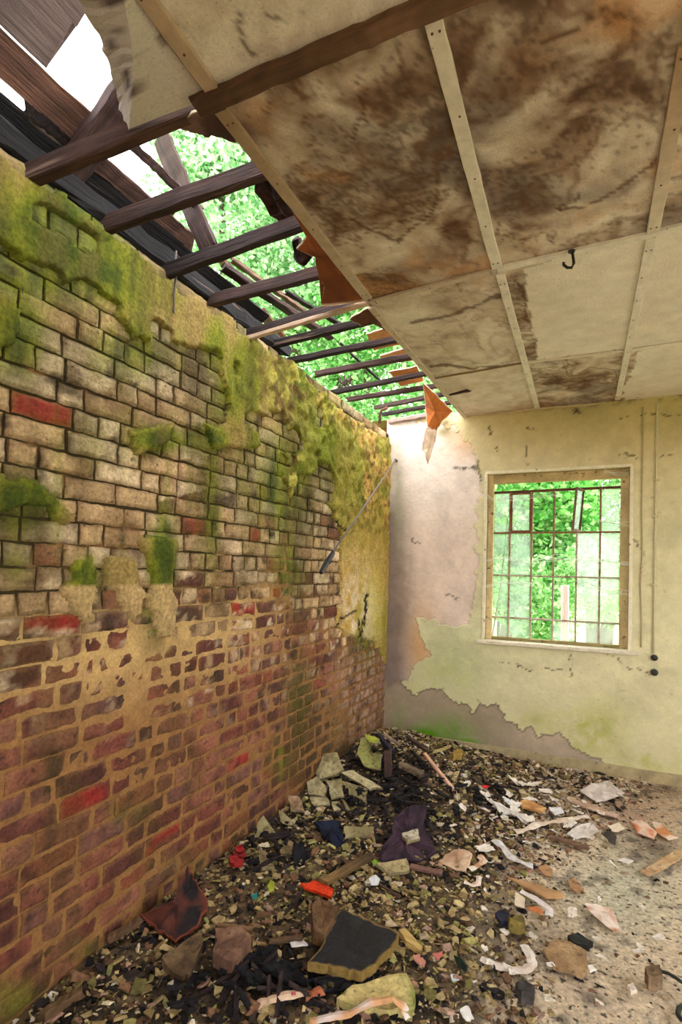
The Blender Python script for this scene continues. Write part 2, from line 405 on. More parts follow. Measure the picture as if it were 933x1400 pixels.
    C = mixc(C, L((88, 70, 34))[None], ss(.52, .68, fbm(P, (5, 5, 1.5), 4, 49))*.4)
    C = mixc(C, L((74, 66, 24))[None], blob(px, py, 415, 1000, 30, 90, .8)*ss(.3, .6, n1+.1))
    C[~front] *= .55
    mb.add(P, allF, C)
    o = sub(mb, 'brickwork', 'brick', wall); o['label'] = 'courses of brick, cream paint above and bare red below'
    # old render: sheets of plaster left on the wall
    st = .0125; ys = np.arange(Y0, Y1-.005, st); zs = np.arange(0.2, 2.625, st); ny, nz = len(ys), len(zs)
    YY, ZZ = np.meshgrid(ys, zs, indexing='ij'); P = np.stack([np.zeros(ny*nz), YY.ravel(), ZZ.ravel()], 1)
    px, py = PX(P)
    qx = px+(fbm(P, 14, 4, 71)-.5)*20; qy = py+(fbm(P, 14, 4, 72)-.5)*24
    ins = np.zeros(len(P), bool)
    for pl in POLY_RENDER: ins |= inpoly(qx, qy, pl)
    for pl in HOLES_RENDER: ins &= ~inpoly(qx, qy, pl)
    ins &= P[:, 2] < 2.60+(fbm(P, 9, 4, 77)-.5)*.14-.05*ss(2.6, 3.2, P[:, 1])
    ins &= ~((fbm(P, 5, 4, 78) > .615) & (px > 320) & (px < 470))
    G = ins.reshape(ny, nz); cell = G[:-1, :-1] & G[1:, :-1] & G[1:, 1:] & G[:-1, 1:]
    cntc = np.zeros((ny, nz), int)
    cntc[:-1, :-1] += cell; cntc[1:, :-1] += cell; cntc[1:, 1:] += cell; cntc[:-1, 1:] += cell
    rimv = (cntc < 4).ravel()
    moss = ss(300, 400, px)*ss(800, 660, py)
    top = .009+(fbm(P, 6, 3, 81)-.5)*.010+(fbm(P, 22, 5, 82)-.5)*(.010+.045*moss)
    top = top + .006 + (fbm(P*np.array([0, 1, 1]), 2.5, 3, 66)-.5)*.012
    P[:, 0] = np.where(rimv, -.008, top)
    st1 = fbm(P, (9, 9, 1.3), 4, 91); n1 = fbm(P, 9, 4, 92); n2 = fbm(P, 26, 4, 93)
    al = algae_at(px, py)
    tan = np.repeat(L((150, 128, 74))[None], len(P), 0)
    far = ss(380, 470, px)
    tan = mixc(tan, L((190, 158, 84))[None], far)
    C = mixc(tan, L((134, 138, 36))[None], ss(.32, .58, al*.55+st1*.55))
    C = mixc(C, L((66, 80, 18))[None], ss(.38, .62, al*.45+st1*.45+(n2-.5)*.4)*(1-.6*far))
    C = mixc(C, L((104, 94, 44))[None], ss(.5, .64, fbm(P, (12, 12, 2), 4, 96))*.6*(1-far))
    C = mixc(C, L((52, 60, 24))[None], ss(.55, .75, fbm(P, (16, 16, 1), 3, 97))*.5*(1-far))
    C = mixc(C, L((96, 70, 36))[None], moss*ss(.47, .60, fbm(P, 20, 5, 99))*.8)
    C = mixc(C, L((196, 186, 90))[None], moss*ss(.55, .65, fbm(P, 13, 5, 100))*.7)
    C = mixc(C, L((110, 124, 30))[None], moss*ss(.48, .6, fbm(P, 3.2, 4, 120))*.6)
    C = mixc(C, L((205, 196, 96))[None], blob(px, py, 508, 830, 16, 55, .95))
    C = mixc(C, L((222, 204, 172))[None], np.clip(blob(px, py, 485, 840, 28, 70, 1.0)*ss(.3, .55, n1), 0, .9))
    C = mixc(C, L((190, 160, 112))[None], ((py > 800) & (px < 300)).astype(float)*.85)
    for pts in [[(490, 870), (497, 840), (499, 812)], [(489, 872), (488, 846)], [(508, 877), (511, 895), (521, 905), (526, 960)], [(462, 866), (464, 845), (484, 835)], [(455, 711), (470, 725)]]:
        C = mixc(C, L((40, 30, 22))[None], ss(1.8, .8, segd(px+(n2-.5)*10, py, pts)))
    C *= (.62+.76*n2)[:, None]
    C[rimv] *= .7
    idx = np.arange(ny*nz).reshape(ny, nz); F_ = np.stack([idx[:-1, :-1], idx[1:, :-1], idx[1:, 1:], idx[:-1, 1:]], -1)[cell]
    used = np.unique(F_); rm = np.full(ny*nz, -1); rm[used] = np.arange(len(used))
    mr_ = MB(); mr_.add(P[used], rm[F_].tolist(), C[used])
    o = sub(mr_, 'render_coat', 'render', wall, True); o['label'] = 'mossy green render still clinging to the bricks'
    return wall
wall_left = build_left_wall()

# ---------------------------------------------------------------- back wall
Z4 = lambda p: [(520+x/2.259, 540+y/2.259) for x, y in p]
WX0, WX1, WZ0, WZ1 = .82, 1.842, .897, 2.225
XR = 3.6
PINK = Z4([(30, 70), (235, 100), (300, 205), (312, 262), (292, 430), (300, 470), (294, 560), (285, 640), (262, 715), (190, 712), (150, 690), (104, 686), (118, 740), (142, 780), (150, 805), (98, 832), (86, 880), (62, 878), (20, 900)])
BARE = Z4([(20, 890), (62, 878), (112, 922), (165, 902), (212, 936), (290, 976), (305, 942), (318, 970), (355, 955), (405, 1012), (455, 1025), (480, 1052), (550, 1042), (580, 1076), (640, 1100), (690, 1120), (700, 1160), (20, 1160)])
def build_back_wall():
    st = .0115
    xs = np.concatenate([np.linspace(-.03, WX0, 74), np.linspace(WX0, WX1, 89)[1:], np.linspace(WX1, XR, 130)[1:]])
    zs = np.concatenate([np.linspace(-.05, WZ0, 82), np.linspace(WZ0, WZ1, 115)[1:], np.linspace(WZ1, 2.74, 46)[1:]])
    nx, nz = len(xs), len(zs); XX, ZZ = np.meshgrid(xs, zs, indexing='ij')
    P = np.stack([XX.ravel(), np.full(nx*nz, D), ZZ.ravel()], 1); px, py = PX(P)
    qx = px+(fbm(P, 16, 4, 101)-.5)*22; qy = py+(fbm(P, 16, 4, 102)-.5)*24
    pink = inpoly(qx, qy, PINK) | ((qx < 556) & (py < 930)); bare = (inpoly(qx, qy, BARE) | ((qx < 550) & (py >= 915))) & ~pink; paint = ~(pink | bare)
    n1 = fbm(P, 4, 4, 111); n2 = fbm(P, 18, 4, 112); n3 = fbm(P, 45, 3, 113)
    N_ = len(P)
    C = np.repeat(L((222, 214, 172))[None], N_, 0)
    C = mixc(C, L((214, 196, 150))[None], ss(700, 560, py)*.9)
    C = mixc(C, L((188, 176, 112))[None], ss(640, 545, py)*ss(600, 760, px)*.85)
    C = mixc(C, L((206, 210, 164))[None], blob(px, py, 620, 900, 90, 90, .8))
    gr = np.zeros(N_)
    for b in [(800, 1000, 70, 45, 1.0), (730, 985, 60, 30, .6), (880, 1040, 60, 25, .9), (600, 935, 60, 40, .6), (690, 985, 40, 20, .5)]: gr = np.maximum(gr, blob(px, py, *b))
    C = mixc(C, L((166, 172, 70))[None], gr*ss(.3, .6, n1*.5+n2*.5)*.85)
    Pk = mixc(np.repeat(L((232, 212, 196))[None], N_, 0), L((238, 226, 216))[None], ss(760, 640, py))
    Pk = mixc(Pk, L((214, 172, 128))[None], np.clip(blob(px, py, 575, 880, 30, 60, 1.1), 0, 1))
    Pk = mixc(Pk, L((222, 176, 116))[None], blob(px, py, 640, 600, 40, 30, .7))
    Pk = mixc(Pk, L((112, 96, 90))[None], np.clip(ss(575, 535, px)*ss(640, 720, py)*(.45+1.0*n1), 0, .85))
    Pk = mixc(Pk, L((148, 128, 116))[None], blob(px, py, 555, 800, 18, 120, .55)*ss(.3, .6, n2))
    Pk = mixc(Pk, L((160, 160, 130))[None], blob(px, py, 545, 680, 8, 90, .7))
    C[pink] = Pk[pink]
    Br = mixc(np.repeat(L((168, 150, 128))[None], N_, 0), L((205, 184, 160))[None], ss(680, 760, px))
    Br = mixc(Br, L((120, 112, 96))[None], ss(.45, .65, n1)*ss(640, 560, px)*.8)
    Br = mixc(Br, L((152, 140, 124))[None], ss(990, 1030, py)*.5)
    C[bare] = Br[bare]
    ms = np.zeros(N_)
    for b in [(634, 1019, 24, 11, 1.6), (580, 1008, 34, 18, 1.3), (610, 1000, 50, 26, .7), (546, 985, 14, 30, .3)]: ms = np.maximum(ms, blob(px, py, *b))
    C = mixc(C, L((96, 150, 16))[None], np.clip(ms*ss(.3, .55, n2+.1), 0, 1))
    C = mixc(C, L((120, 112, 40))[None], blob(px, py, 608, 590, 16, 10, .8))
    C = mixc(C, L((80, 68, 30))[None], blob(px, py, 610, 578, 8, 6, .8))
    # chipped rim of the paint, cracks, cobweb dirt
    G = paint.reshape(nx, nz).astype(float); E_ = np.abs(np.gradient(G, axis=0))+np.abs(np.gradient(G, axis=1)); E_ = (E_.ravel() > .2)
    C[E_ & bare] *= .55; C[E_ & pink] *= .85
    dirt = np.zeros(N_)
    for pts, wd in [(Z4([(300, 200), (312, 260), (308, 235)]), 3), (Z4([(455, 160), (457, 215)]), 2), (Z4([(590, 800), (592, 880)]), 1.6), (Z4([(345, 825), (420, 830), (470, 850), (560, 850)]), 1.2),
                    (Z4([(230, 228), (270, 230), (300, 222)]), 2.5), (Z4([(780, 450), (812, 480), (808, 560)]), 1.6), (Z4([(700, 800), (790, 850), (840, 862)]), 1.6), (Z4([(735, 185), (770, 190), (810, 200)]), 1.6),
                    (Z4([(870, 190), (930, 175)]), 1.2), (Z4([(600, 55), (612, 45), (625, 58)]), 3), (Z4([(340, 95), (345, 125)]), 3), (Z4([(460, 105), (478, 112)]), 2.2), (Z4([(720, 80), (770, 65), (930, 60)]), 1.4), (Z4([(360, 150), (362, 190)]), 1),
                    (Z4([(205, 615), (245, 625)]), 3), (Z4([(398, 700), (405, 712)]), 2), (Z4([(100, 450), (130, 455)]), 2)]:
        dirt = np.maximum(dirt, ss(wd*.9, wd*.2, segd(px+(n3-.5)*14, py+(n2-.5)*16, pts))*ss(.36, .56, n3+.05))
    topd = ss(568, 552, py+ (px-735)*.075)*ss(.5, .62, n2)
    C = mixc(C, L((58, 46, 30))[None], np.clip(np.maximum(dirt*.85, topd*.8), 0, 1))
    C = mixc(C, C*.82, ss(.5, .7, n1)*.6)
    C *= (.84+.32*n2)[:, None]
    P[:, 1] = D - np.where(paint, .0045, 0) - (n1-.5)*.008 - (n3-.5)*.003
    frameedge = (np.abs(P[:, 0]-WX0) < 1e-6) | (np.abs(P[:, 0]-WX1) < 1e-6) | (np.abs(P[:, 2]-WZ0) < 1e-6) | (np.abs(P[:, 2]-WZ1) < 1e-6)
    frameedge &= (P[:, 0] > WX0-1e-6) & (P[:, 0] < WX1+1e-6) & (P[:, 2] > WZ0-1e-6) & (P[:, 2] < WZ1+1e-6)
    P[frameedge, 1] = D-.004
    idx = np.arange(nx*nz).reshape(nx, nz); F_ = np.stack([idx[:-1, :-1], idx[1:, :-1], idx[1:, 1:], idx[:-1, 1:]], -1)
    cx = (xs[:-1]+xs[1:])/2; cz = (zs[:-1]+zs[1:])/2
    keep = ~(((cx > WX0) & (cx < WX1))[:, None] & ((cz > WZ0) & (cz < WZ1))[None, :])
    mb = MB(); mb.add(P, F_[keep].tolist(), C)
    T = .24; yb = D+T; c = L((226, 222, 192))
    # reveal and outer leaf
    for a, b in [((WX0, WZ0), (WX0, WZ1)), ((WX0, WZ1), (WX1, WZ1)), ((WX1, WZ1), (WX1, WZ0)), ((WX1, WZ0), (WX0, WZ0))]:
        mb.add([(a[0], D-.004, a[1]), (b[0], D-.004, b[1]), (b[0], yb, b[1]), (a[0], yb, a[1])], [(0, 1, 2, 3)], c)
    for lo, hi in [((-.25, -.1), (WX0, 2.74)), ((WX1, -.1), (XR, 2.74)), ((WX0, -.1), (WX1, WZ0)), ((WX0, WZ1), (WX1, 2.74))]:
        mb.add([(lo[0], yb, lo[1]), (hi[0], yb, lo[1]), (hi[0], yb, hi[1]), (lo[0], yb, hi[1])], [(0, 1, 2, 3)], L((150, 90, 70)))
    mb.add([(-.25, D, 2.735), (XR, D, 2.735), (XR, yb, 2.735), (-.25, yb, 2.735)], [(0, 1, 2, 3)], L((150, 120, 90)))
    o = struct(mb.build('wall_back', 'wall', origin=(1.5, D, 0)))
    return o
wall_back = build_back_wall()
mb = MB(); A_ = onY(648, 1029, D-.012); mb.beam((.02, D-.012, .036), (XR, D-.012, .036), .018, .085, (176, 160, 124), n=60, jit=.0025, cvar=.2)
struct(mb.build('baseboard_back', 'frame'))

# ---------------------------------------------------------------- ceiling
A1 = [(180, -14), (300, 146), (505, 414), (636, 572)]
a1w = np.array([onZ(x, y, H) for x, y in A1]); 
def a1x(Y): return np.interp(Y, a1w[:, 1], a1w[:, 0])
def build_ceiling():
    xs = np.concatenate([np.linspace(0, 1, 3)[:1], np.linspace(.0, 1.75, 150)[1:], np.linspace(1.75, XR, 70)[1:]]); ys = np.linspace(-.7, D+.02, 380)
    nx, ny = len(xs), len(ys); XX, YY = np.meshgrid(xs, ys, indexing='ij')
    e0 = a1x(YY)-.012; XX = e0+(XR-e0)*(XX/XR)
    P = np.stack([XX.ravel(), YY.ravel(), np.full(nx*ny, H)], 1); px, py = PX(P)
    n0 = fbm(P, 1.7, 4, 201); n1 = fbm(P, 5, 5, 202); n2 = fbm(P, 16, 5, 203); n3 = fbm(P, 40, 3, 204); N_ = len(P)
    wn = np.abs(fbm(P, 6, 4, 206)-.5)
    st = np.full(N_, .62)                                    # how stained
    st += ss(300, 60, py)*.10
    clean = np.zeros(N_)
    for pl in [[(716, 366), (894, 320), (862, 478), (735, 494)], [(894, 320), (1300, 220), (1300, 440), (862, 478)], [(868, 480), (1300, 420), (1300, 520), (846, 548)]]:
        clean = np.maximum(clean, inpoly(px+(n1-.5)*26, py+(n2-.5)*16, pl))
    st = np.where(clean > 0, .06+.12*n1, st)
    B = lambda pl: inpoly(px, py, pl)
    b2 = B([(505, 414), (680, 370), (716, 497), (592, 520)]); b3 = B([(592, 519), (716, 497), (736, 560), (632, 570)]); b4 = B([(716, 496), (862, 478), (846, 548), (736, 558)])
    bay0 = B([(160, -40), (290, 138), (600, 8), (700, -60)])
    st[b2] = .40; st[b3] = .30; st[b4] = .52; st[bay0] = .36
    for b in [(720, 60, 90, 60, .22), (560, 80, 60, 60, .12), (620, 330, 40, 60, .2), (640, 190, 40, 120, .16), (780, 180, 110, 60, .08), (800, 110, 130, 60, .1), (330, 180, 40, 30, .3), (400, 260, 40, 40, .15), (560, 360, 100, 24, .18)]: st += blob(px, py, *b)
    for b in [(760, 305, 90, 30, -.22), (440, 210, 60, 60, -.12), (560, 250, 50, 40, -.06), (560, 430, 40, 20, -.15), (880, 120, 40, 60, -.1)]: st += blob(px, py, *b)
    C = mixc(np.repeat(L((232, 224, 200))[None], N_, 0), L((206, 192, 164))[None], ss(.4, .6, n0)*(clean == 0))
    Wp = P+np.stack([fbm(P, 3.2, 3, 221)-.5, fbm(P, 3.2, 3, 222)-.5, np.zeros(N_)], 1)*.34
    m1 = fbm(Wp, 4.5, 6, 223); m2 = fbm(Wp, 13, 5, 224)
    t = np.clip(st*.80+(m1-.5)*.85*np.clip(st*2, 0, 1)+(m2-.5)*.75*np.clip(st*1.6, 0, 1)+(n0-.5)*.25*(st > .2)+(n3-.5)*.16, 0, 1)
    stops = [0, .2, .36, .5, .62, .74, .86, 1]; pal = np.array([L(q) for q in [(234, 228, 214), (226, 216, 200), (208, 194, 176), (186, 168, 148), (160, 138, 118), (132, 106, 86), (102, 75, 58), (74, 50, 38)]])
    C = np.stack([np.interp(t, stops, pal[:, k]) for k in range(3)], 1)
    C = mixc(C, L((104, 62, 34))[None], ss(.02, .0, np.abs(m1-.53))*ss(.3, .5, st)*ss(.42, .6, n0+.08)*.75)
    C = mixc(C, L((200, 144, 92))[None], ss(.56, .74, fbm(Wp, 4.5, 5, 209))*ss(.35, .5, st)*.5)
    C = mixc(C, L((108, 100, 98))[None], ss(.52, .72, fbm(Wp, 3.3, 5, 211))*ss(.35, .5, st)*.55)
    C = mixc(C, L((74, 54, 42))[None], ss(.58, .72, fbm(P, 75, 3, 230)+(m1-.5)*.7+(st-.6)*.3)*ss(.3, .6, st)*.55)
    C = mixc(C, L((104, 70, 46))[None], ss(.03, .0, np.abs(fbm(Wp, 2.4, 5, 231)-.5))*ss(.3, .5, st)*.55)
    for pts, wd in [([(768, 286), (800, 282), (830, 270), (862, 246), (900, 214)], 3.2), ([(768, 286), (764, 280), (795, 262)], 2), ([(740, 60), (790, 40), (830, 10)], 3), ([(480, 300), (540, 330), (590, 290), (600, 240)], 3), ([(490, 110), (500, 150), (480, 190)], 4), ([(560, 440), (620, 430), (690, 400)], 3),
                    ([(355, 20), (390, 28), (412, 14)], 4), ([(325, 15), (330, 60), (345, 75)], 5), ([(700, 380), (715, 400), (722, 440)], 2.5), ([(590, 500), (640, 505), (680, 500)], 2.5)]:
        C = mixc(C, L((82, 50, 28))[None], ss(wd, wd*.3, segd(px+(n2-.5)*24, py+(n1-.5)*24, pts))*.75)
    C *= (.84+.32*n2)[:, None]
    P[:, 2] += (n0-.5)*.012
    idx = np.arange(nx*ny).reshape(nx, ny); F_ = np.stack([idx[:-1, :-1], idx[:-1, 1:], idx[1:, 1:], idx[1:, :-1]], -1).reshape(-1, 4)
    n = len(P); P2 = P.copy(); P2[:, 2] += .014
    rim = np.concatenate([idx[0, :], idx[1:, -1], idx[-1, -2::-1], idx[-2:0:-1, 0]]); m = len(rim)
    Fs = [(int(rim[j]), int(rim[(j+1) % m]), int(rim[(j+1) % m])+n, int(rim[j])+n) for j in range(m)]
    mb = MB(); mb.add(np.concatenate([P, P2]), F_.tolist()+(F_[:, ::-1]+n).tolist()+Fs, np.concatenate([C, np.repeat(L((120, 76, 46))[None], n, 0)]))
    return struct(mb.build('ceiling', 'board', origin=(1.8, 1.8, H)))
build_ceiling()
TR = [0]
def batten(p, q, wd=.042, th=.012, c=(198, 186, 158), c2=None, z=H, seed=1, nails=True):
    TR[0] += 1
    a = onZ(*p, z-th/2); b = onZ(*q, z-th/2); mb = MB()
    mb.beam(a, b, wd, th, c, n=max(6, int(np.linalg.norm(b-a)/.06)), jit=.0016, cvar=.08, c2=c2, seed=seed)
    o = struct(mb.build('trim_%d' % TR[0], 'batten'))
    if nails:
        mn = MB(); n = max(2, int(np.linalg.norm(b-a)/.22)); d = (b-a)/np.linalg.norm(b-a); s_ = np.array([-d[1], d[0], 0])
        for k in range(n+1):
            pp = a+(b-a)*(.04+.92*k/n); pp[2] = z-th-.0005
            for e in ((-.009, .009) if k in (0, n) else (rnd.uniform(-.008, .008),)): mn.disc(pp+s_*e, (0, 0, -1), [(.0035, 0), (.003, .0015)], (84, 56, 40), 8)
        sub(mn, 'nail_heads', 'metal', o)
    return o
# ---------------------------------------------------------------- unseen walls behind and beside the camera, added with openings to shape the light
ADDED_DOOR = (1.3, 2.9, 2.15)        # added doorway behind the camera, sized for the light (x0, x1, height)
RW = [(.9, 3.3, .9, 2.25)]      # added window opening in the right wall, lets side light in (y0, y1, z0, z1)
mb = MB()
y0_, y1_, z0_, z1_ = RW[0]
for lo, hi in [((XR, -.95, -.1), (XR+.22, y0_, 2.74)), ((XR, y1_, -.1), (XR+.22, D+.24, 2.74)), ((XR, y0_, -.1), (XR+.22, y1_, z0_)), ((XR, y0_, z1_), (XR+.22, y1_, 2.74))]: mb.box(lo, hi, (206, 200, 164))
struct(mb.build('wall_right_added', 'wall'))
mb = MB()
for lo, hi in [((-.24, -.95, -.1), (ADDED_DOOR[0], -.72, 2.74)), ((ADDED_DOOR[1], -.95, -.1), (XR, -.72, 2.74)), ((ADDED_DOOR[0], -.95, ADDED_DOOR[2]), (ADDED_DOOR[1], -.72, 2.74))]: mb.box(lo, hi, (206, 200, 164))
struct(mb.build('wall_front_added', 'wall'))
G1, G2, G3, G4 = (196, 180, 160), (214, 204, 186), (226, 220, 206), (182, 158, 134)
batten((192, -14), (303, 140), c=G4, seed=2); batten((302, 150), (503, 408), c=(158, 132, 104), c2=G1, seed=3); batten((508, 420), (636, 570), wd=.034, c=G1, c2=G2, seed=4)
batten((590, 16), (680, 366), c=G2, c2=G3, seed=5); batten((684, 374), (735, 557), wd=.036, c=G3, seed=6)
batten((941, 60), (893, 316), c=(160, 128, 96), c2=G2, seed=7); batten((891, 324), (845, 546), wd=.036, c=G3, seed=8)
batten((508, 413), (680, 369), wd=.030, th=.014, c=G1, seed=9); batten((680, 368), (893, 320), wd=.030, th=.014, c=G3, seed=10, nails=False); batten((893, 319), (1180, 250), wd=.03, th=.014, c=G3, seed=11, nails=False)
batten((592, 518), (717, 496), wd=.014, th=.008, c=(140, 118, 88), seed=12, nails=False); batten((717, 496), (862, 479), wd=.018, th=.01, c=G2, seed=13, nails=False); batten((862, 479), (1100, 446), wd=.022, th=.01, c=G3, seed=14, nails=False)
batten((735, 559), (1050, 534), wd=.02, th=.012, c=(196, 180, 140), seed=15, nails=False); batten((635, 571), (735, 559), wd=.02, th=.012, c=(206, 186, 150), seed=16, nails=False)

# ---------------------------------------------------------------- floor
def heap(x, y):
    h = .055*np.exp(-((x/.9)**2))*ss(.5, 1.5, y) + .11*np.exp(-(((x-.25)/.42)**2+((y-3.75)/.55)**2)) + .05*np.exp(-(((x-.75)/.4)**2+((y-3.5)/.5)**2)) + .03*np.exp(-(((x-.9)/.35)**2+((y-1.75)/.4)**2))
    return h*ss(4.35, 4.2, y)
def build_floor():
    xs = np.linspace(-.04, XR, 250); ys = np.linspace(-.7, D+.02, 330); nx, ny = len(xs), len(ys); XX, YY = np.meshgrid(xs, ys, indexing='ij')
    P = np.stack([XX.ravel(), YY.ravel(), np.zeros(nx*ny)], 1); px, py = PX(P); N_ = len(P)
    n1 = fbm(P, 4, 4, 301); n2 = fbm(P, 14, 5, 302); n3 = fbm(P, 40, 3, 303)
    C = np.repeat(L((206, 186, 160))[None], N_, 0)
    C = mixc(C, L((186, 184, 160))[None], blob(px, py, 850, 1220, 90, 70, .9))
    C = mixc(C, L((160, 128, 108))[None], blob(px, py, 860, 1110, 90, 30, .8))
    C = mixc(C, L((206, 194, 176))[None], ss(.55, .68, n2)*.5)
    C = mixc(C, L((70, 52, 44))[None], np.clip(blob(px, py, 870, 1080, 90, 14, .9)+blob(px, py, 890, 1160, 50, 24, .8)+blob(px, py, 720, 1270, 60, 30, .7)+blob(px, py, 800, 1360, 60, 40, .35), 0, 1)*ss(.3, .55, n1*.4+n2*.6))
    rub = ss(40, -60, px-np.interp(py, [1000, 1060, 1120, 1200, 1300, 1400], [760, 800, 740, 690, 690, 700])+(n1-.5)*140)
    C = mixc(C, mixc(np.repeat(L((50, 40, 30))[None], N_, 0), L((104, 84, 56))[None], ss(.42, .62, n2)), rub*.95)
    blk = np.zeros(N_)
    for b in [(520, 1090, 70, 30, 1.0), (380, 1350, 110, 34, 1.0), (380, 1130, 50, 40, .7), (680, 1130, 60, 30, .6), (560, 1150, 50, 40, .8), (700, 1280, 40, 24, .7), (270, 1360, 50, 50, .8), (660, 1180, 40, 40, .6), (560, 1040, 60, 30, .8)]: blk = np.maximum(blk, blob(px, py, *b))
    C = mixc(C, L((26, 22, 24))[None], np.clip(blk*ss(.3, .55, n1*.5+n2*.5+.05), 0, 1))
    C = mixc(C, L((46, 36, 28))[None], ss(.6, .7, n2)*.6)
    C *= (.75+.5*n3)[:, None]
    P[:, 2] = heap(P[:, 0], P[:, 1]) + ((n2-.5)*.03+(n3-.5)*.012)*(rub*.9+.1) + (n1-.5)*.012*rub
    idx = np.arange(nx*ny).reshape(nx, ny); F_ = np.stack([idx[:-1, :-1], idx[1:, :-1], idx[1:, 1:], idx[:-1, 1:]], -1).reshape(-1, 4)
    mb = MB(); mb.add(P, F_.tolist(), C)
    mb.box((-.04, -.7, -.12), (XR, D+.02, -.06), (120, 110, 100))
    return struct(mb.build('floor', 'floor', origin=(1.8, 1.8, 0), smooth=True))
build_floor()
def fz(x, y): return float(heap(np.array([x]), np.array([y]))[0])

# ---------------------------------------------------------------- window
def build_window():
    wn = struct(empty('window_1', (1.33, D+.1, WZ0)))
    y0 = D+.085; c = (206, 184, 142)
    L0 = onY(675, 662, y0); R0 = onY(848, 653, y0); RB = onY(848, 884, y0); LB = onY(673, 876, y0)
    ix0 = (L0[0]+LB[0])/2; ix1 = (R0[0]+RB[0])/2; iz1 = (L0[2]+R0[2])/2; iz0 = WZ0+.02
    fr = MB(); t = .05; yc = y0+t/2
    fr.beam((WX0+.001+(ix0-WX0)/2, yc, WZ0), ((WX0+ix0)/2, yc, WZ1), ix0-WX0, t, c, up=(0, 1, 0), n=14, jit=.001, cvar=.2)
    fr.beam(((WX1+ix1)/2, yc, WZ0), ((WX1+ix1)/2, yc, WZ1), WX1-ix1, t, c, up=(0, 1, 0), n=14, jit=.001, cvar=.2)
    fr.beam((ix0, yc, (WZ1+iz1)/2), (ix1, yc, (WZ1+iz1)/2), t, WZ1-iz1, (196, 172, 128), n=12, jit=.001, cvar=.25)
    fr.beam((ix0, yc, WZ0+.012), (ix1, yc, WZ0+.012), t, .024, (150, 136, 90), n=12, jit=.001, cvar=.25)
    sub(fr, 'timber_frame', 'frame', wn)
    # white beading round the reveal
    ar = MB(); 
    for a, b in [((WX0, WZ0), (WX0, WZ1)), ((WX1, WZ0), (WX1, WZ1)), ((WX0, WZ1), (WX1, WZ1))]:
        ar.beam((a[0], D-.006, a[1]), (b[0], D-.006, b[1]), .022, .014, (234, 226, 198), up=(0, 1, 0), n=12, jit=.0008, cvar=.05)
    sub(ar, 'architrave', 'frame', wn)
    sl = MB(); s0 = onY(652, 881, D-.03); s1 = onY(873, 893, D-.03); zz = WZ0-.012
    sl.beam((s0[0], D+.02, zz), (s1[0], D+.02, zz), .12, .026, (222, 212, 190), n=20, jit=.0012, cvar=.1)
    sub(sl, 'sill', 'frame', wn)
    # steel glazing bars
    yg = y0+.03
    def gx(zx): return onY(640+zx/3.588, 620+500/3.588, yg)[0]
    def gz(zy): return onY(640+430/3.588, 620+zy/3.588, yg)[2]
    bx = [gx(v) for v in (205, 312, 420, 533, 648)]; bz = [gz(v) for v in (388, 604, 818)]; ztop = gz(180)
    gb = MB()
    rust = (140, 96, 74); gry = (176, 164, 146)
    for i, x in enumerate(bx):
        if i == 3: gb.beam((x, yg, iz0), (x, yg, bz[0]), .014, .03, gry, up=(0, 1, 0), n=16, jit=.0006, cvar=.25)
        else: gb.beam((x, yg, iz0), (x, yg, ztop), .014, .03, gry, up=(0, 1, 0), n=20, jit=.0006, cvar=.25, c2=rust)
    for k, z in enumerate(bz): gb.beam((ix0, yg, z), (ix1, yg, z), .03, .013, rust if k == 0 else gry, n=20, jit=.0006, cvar=.25)
    zl = gz(185); zr = gz(165)
    gb.beam((ix0, yg, onY(676, 674, yg)[2]), (ix1, yg, onY(848, 666, yg)[2]), .03, .018, (96, 66, 50), n=20, jit=.0006, cvar=.3)
    sub(gb, 'glazing_bars', 'rust', wn)
    colx = [ix0]+bx+[ix1]; rowz = [iz0]+bz[::-1][0:0]+[bz[2], bz[1], bz[0], ztop]
    pn = MB()
    for i in range(6):
        for j in range(4):
            if i in (2, 3) and not (i == 3 and j == 0) : continue
            if j == 3 and i in (1, 4): continue
            a, b, z0_, z1_ = colx[i]+.006, colx[i+1]-.006, rowz[j]+.005, rowz[j+1]-.005
            pn.box((a, yg-.002, z0_), (b, yg+.002, z1_), (230, 235, 230))
    sub(pn, 'panes', 'glass', wn)
    # opening lights: one shut, one swung open about its upright
    x0, x1 = bx[0]+.012, bx[1]-.012; z0_, z1_ = bz[0]+.012, ztop-.02
    v = MB()
    for a, b in [((x0, z0_), (x0, z1_)), ((x1, z0_), (x1, z1_)), ((x0, z0_), (x1, z0_)), ((x0, z1_), (x1, z1_))]:
        v.beam((a[0], yg-.012, a[1]), (b[0], yg-.012, b[1]), .013, .018, (120, 72, 54), up=(0, 1, 0), n=8, jit=.0006, cvar=.25)
    s_ = sub(v, 'casement', 'rust', wn); ORG[s_.name] = ORG[wn.name]
    g = MB(); g.box((x0+.006, yg-.014, z0_+.006), (x1-.006, yg-.010, z1_-.006), (230, 235, 230)); sub(g, 'pane', 'glass', s_)
    top = onY(640+567/3.588, 620+182/3.588, yg-.02); bot = onY(640+548/3.588, 620+380/3.588, yg-.02)
    top2 = along(640+527/3.588, 620+186/3.588, 1); 
    T0 = Vector(top); B0 = Vector(bot); off = Vector((-.045, -.13, 0))
    v = MB()
    for a, b, cc in [(T0, B0, (74, 58, 50)), (T0+off, B0+off, (120, 100, 84)), (T0, T0+off, (120, 84, 64)), (B0, B0+off, (150, 130, 110))]:
        v.beam(a, b, .018, .014, cc, up=(0, 1, .01), n=6, jit=.0005, cvar=.2)
    s2 = sub(v, 'casement', 'rust', wn); ORG[s2.name] = ORG[wn.name]; s2['label'] = 'casement swung open into the room'
    g = MB(); i_ = off.normalized()*.008; up_ = Vector((0, 0, .008)); nn = Vector((.0018, -.0006, 0))
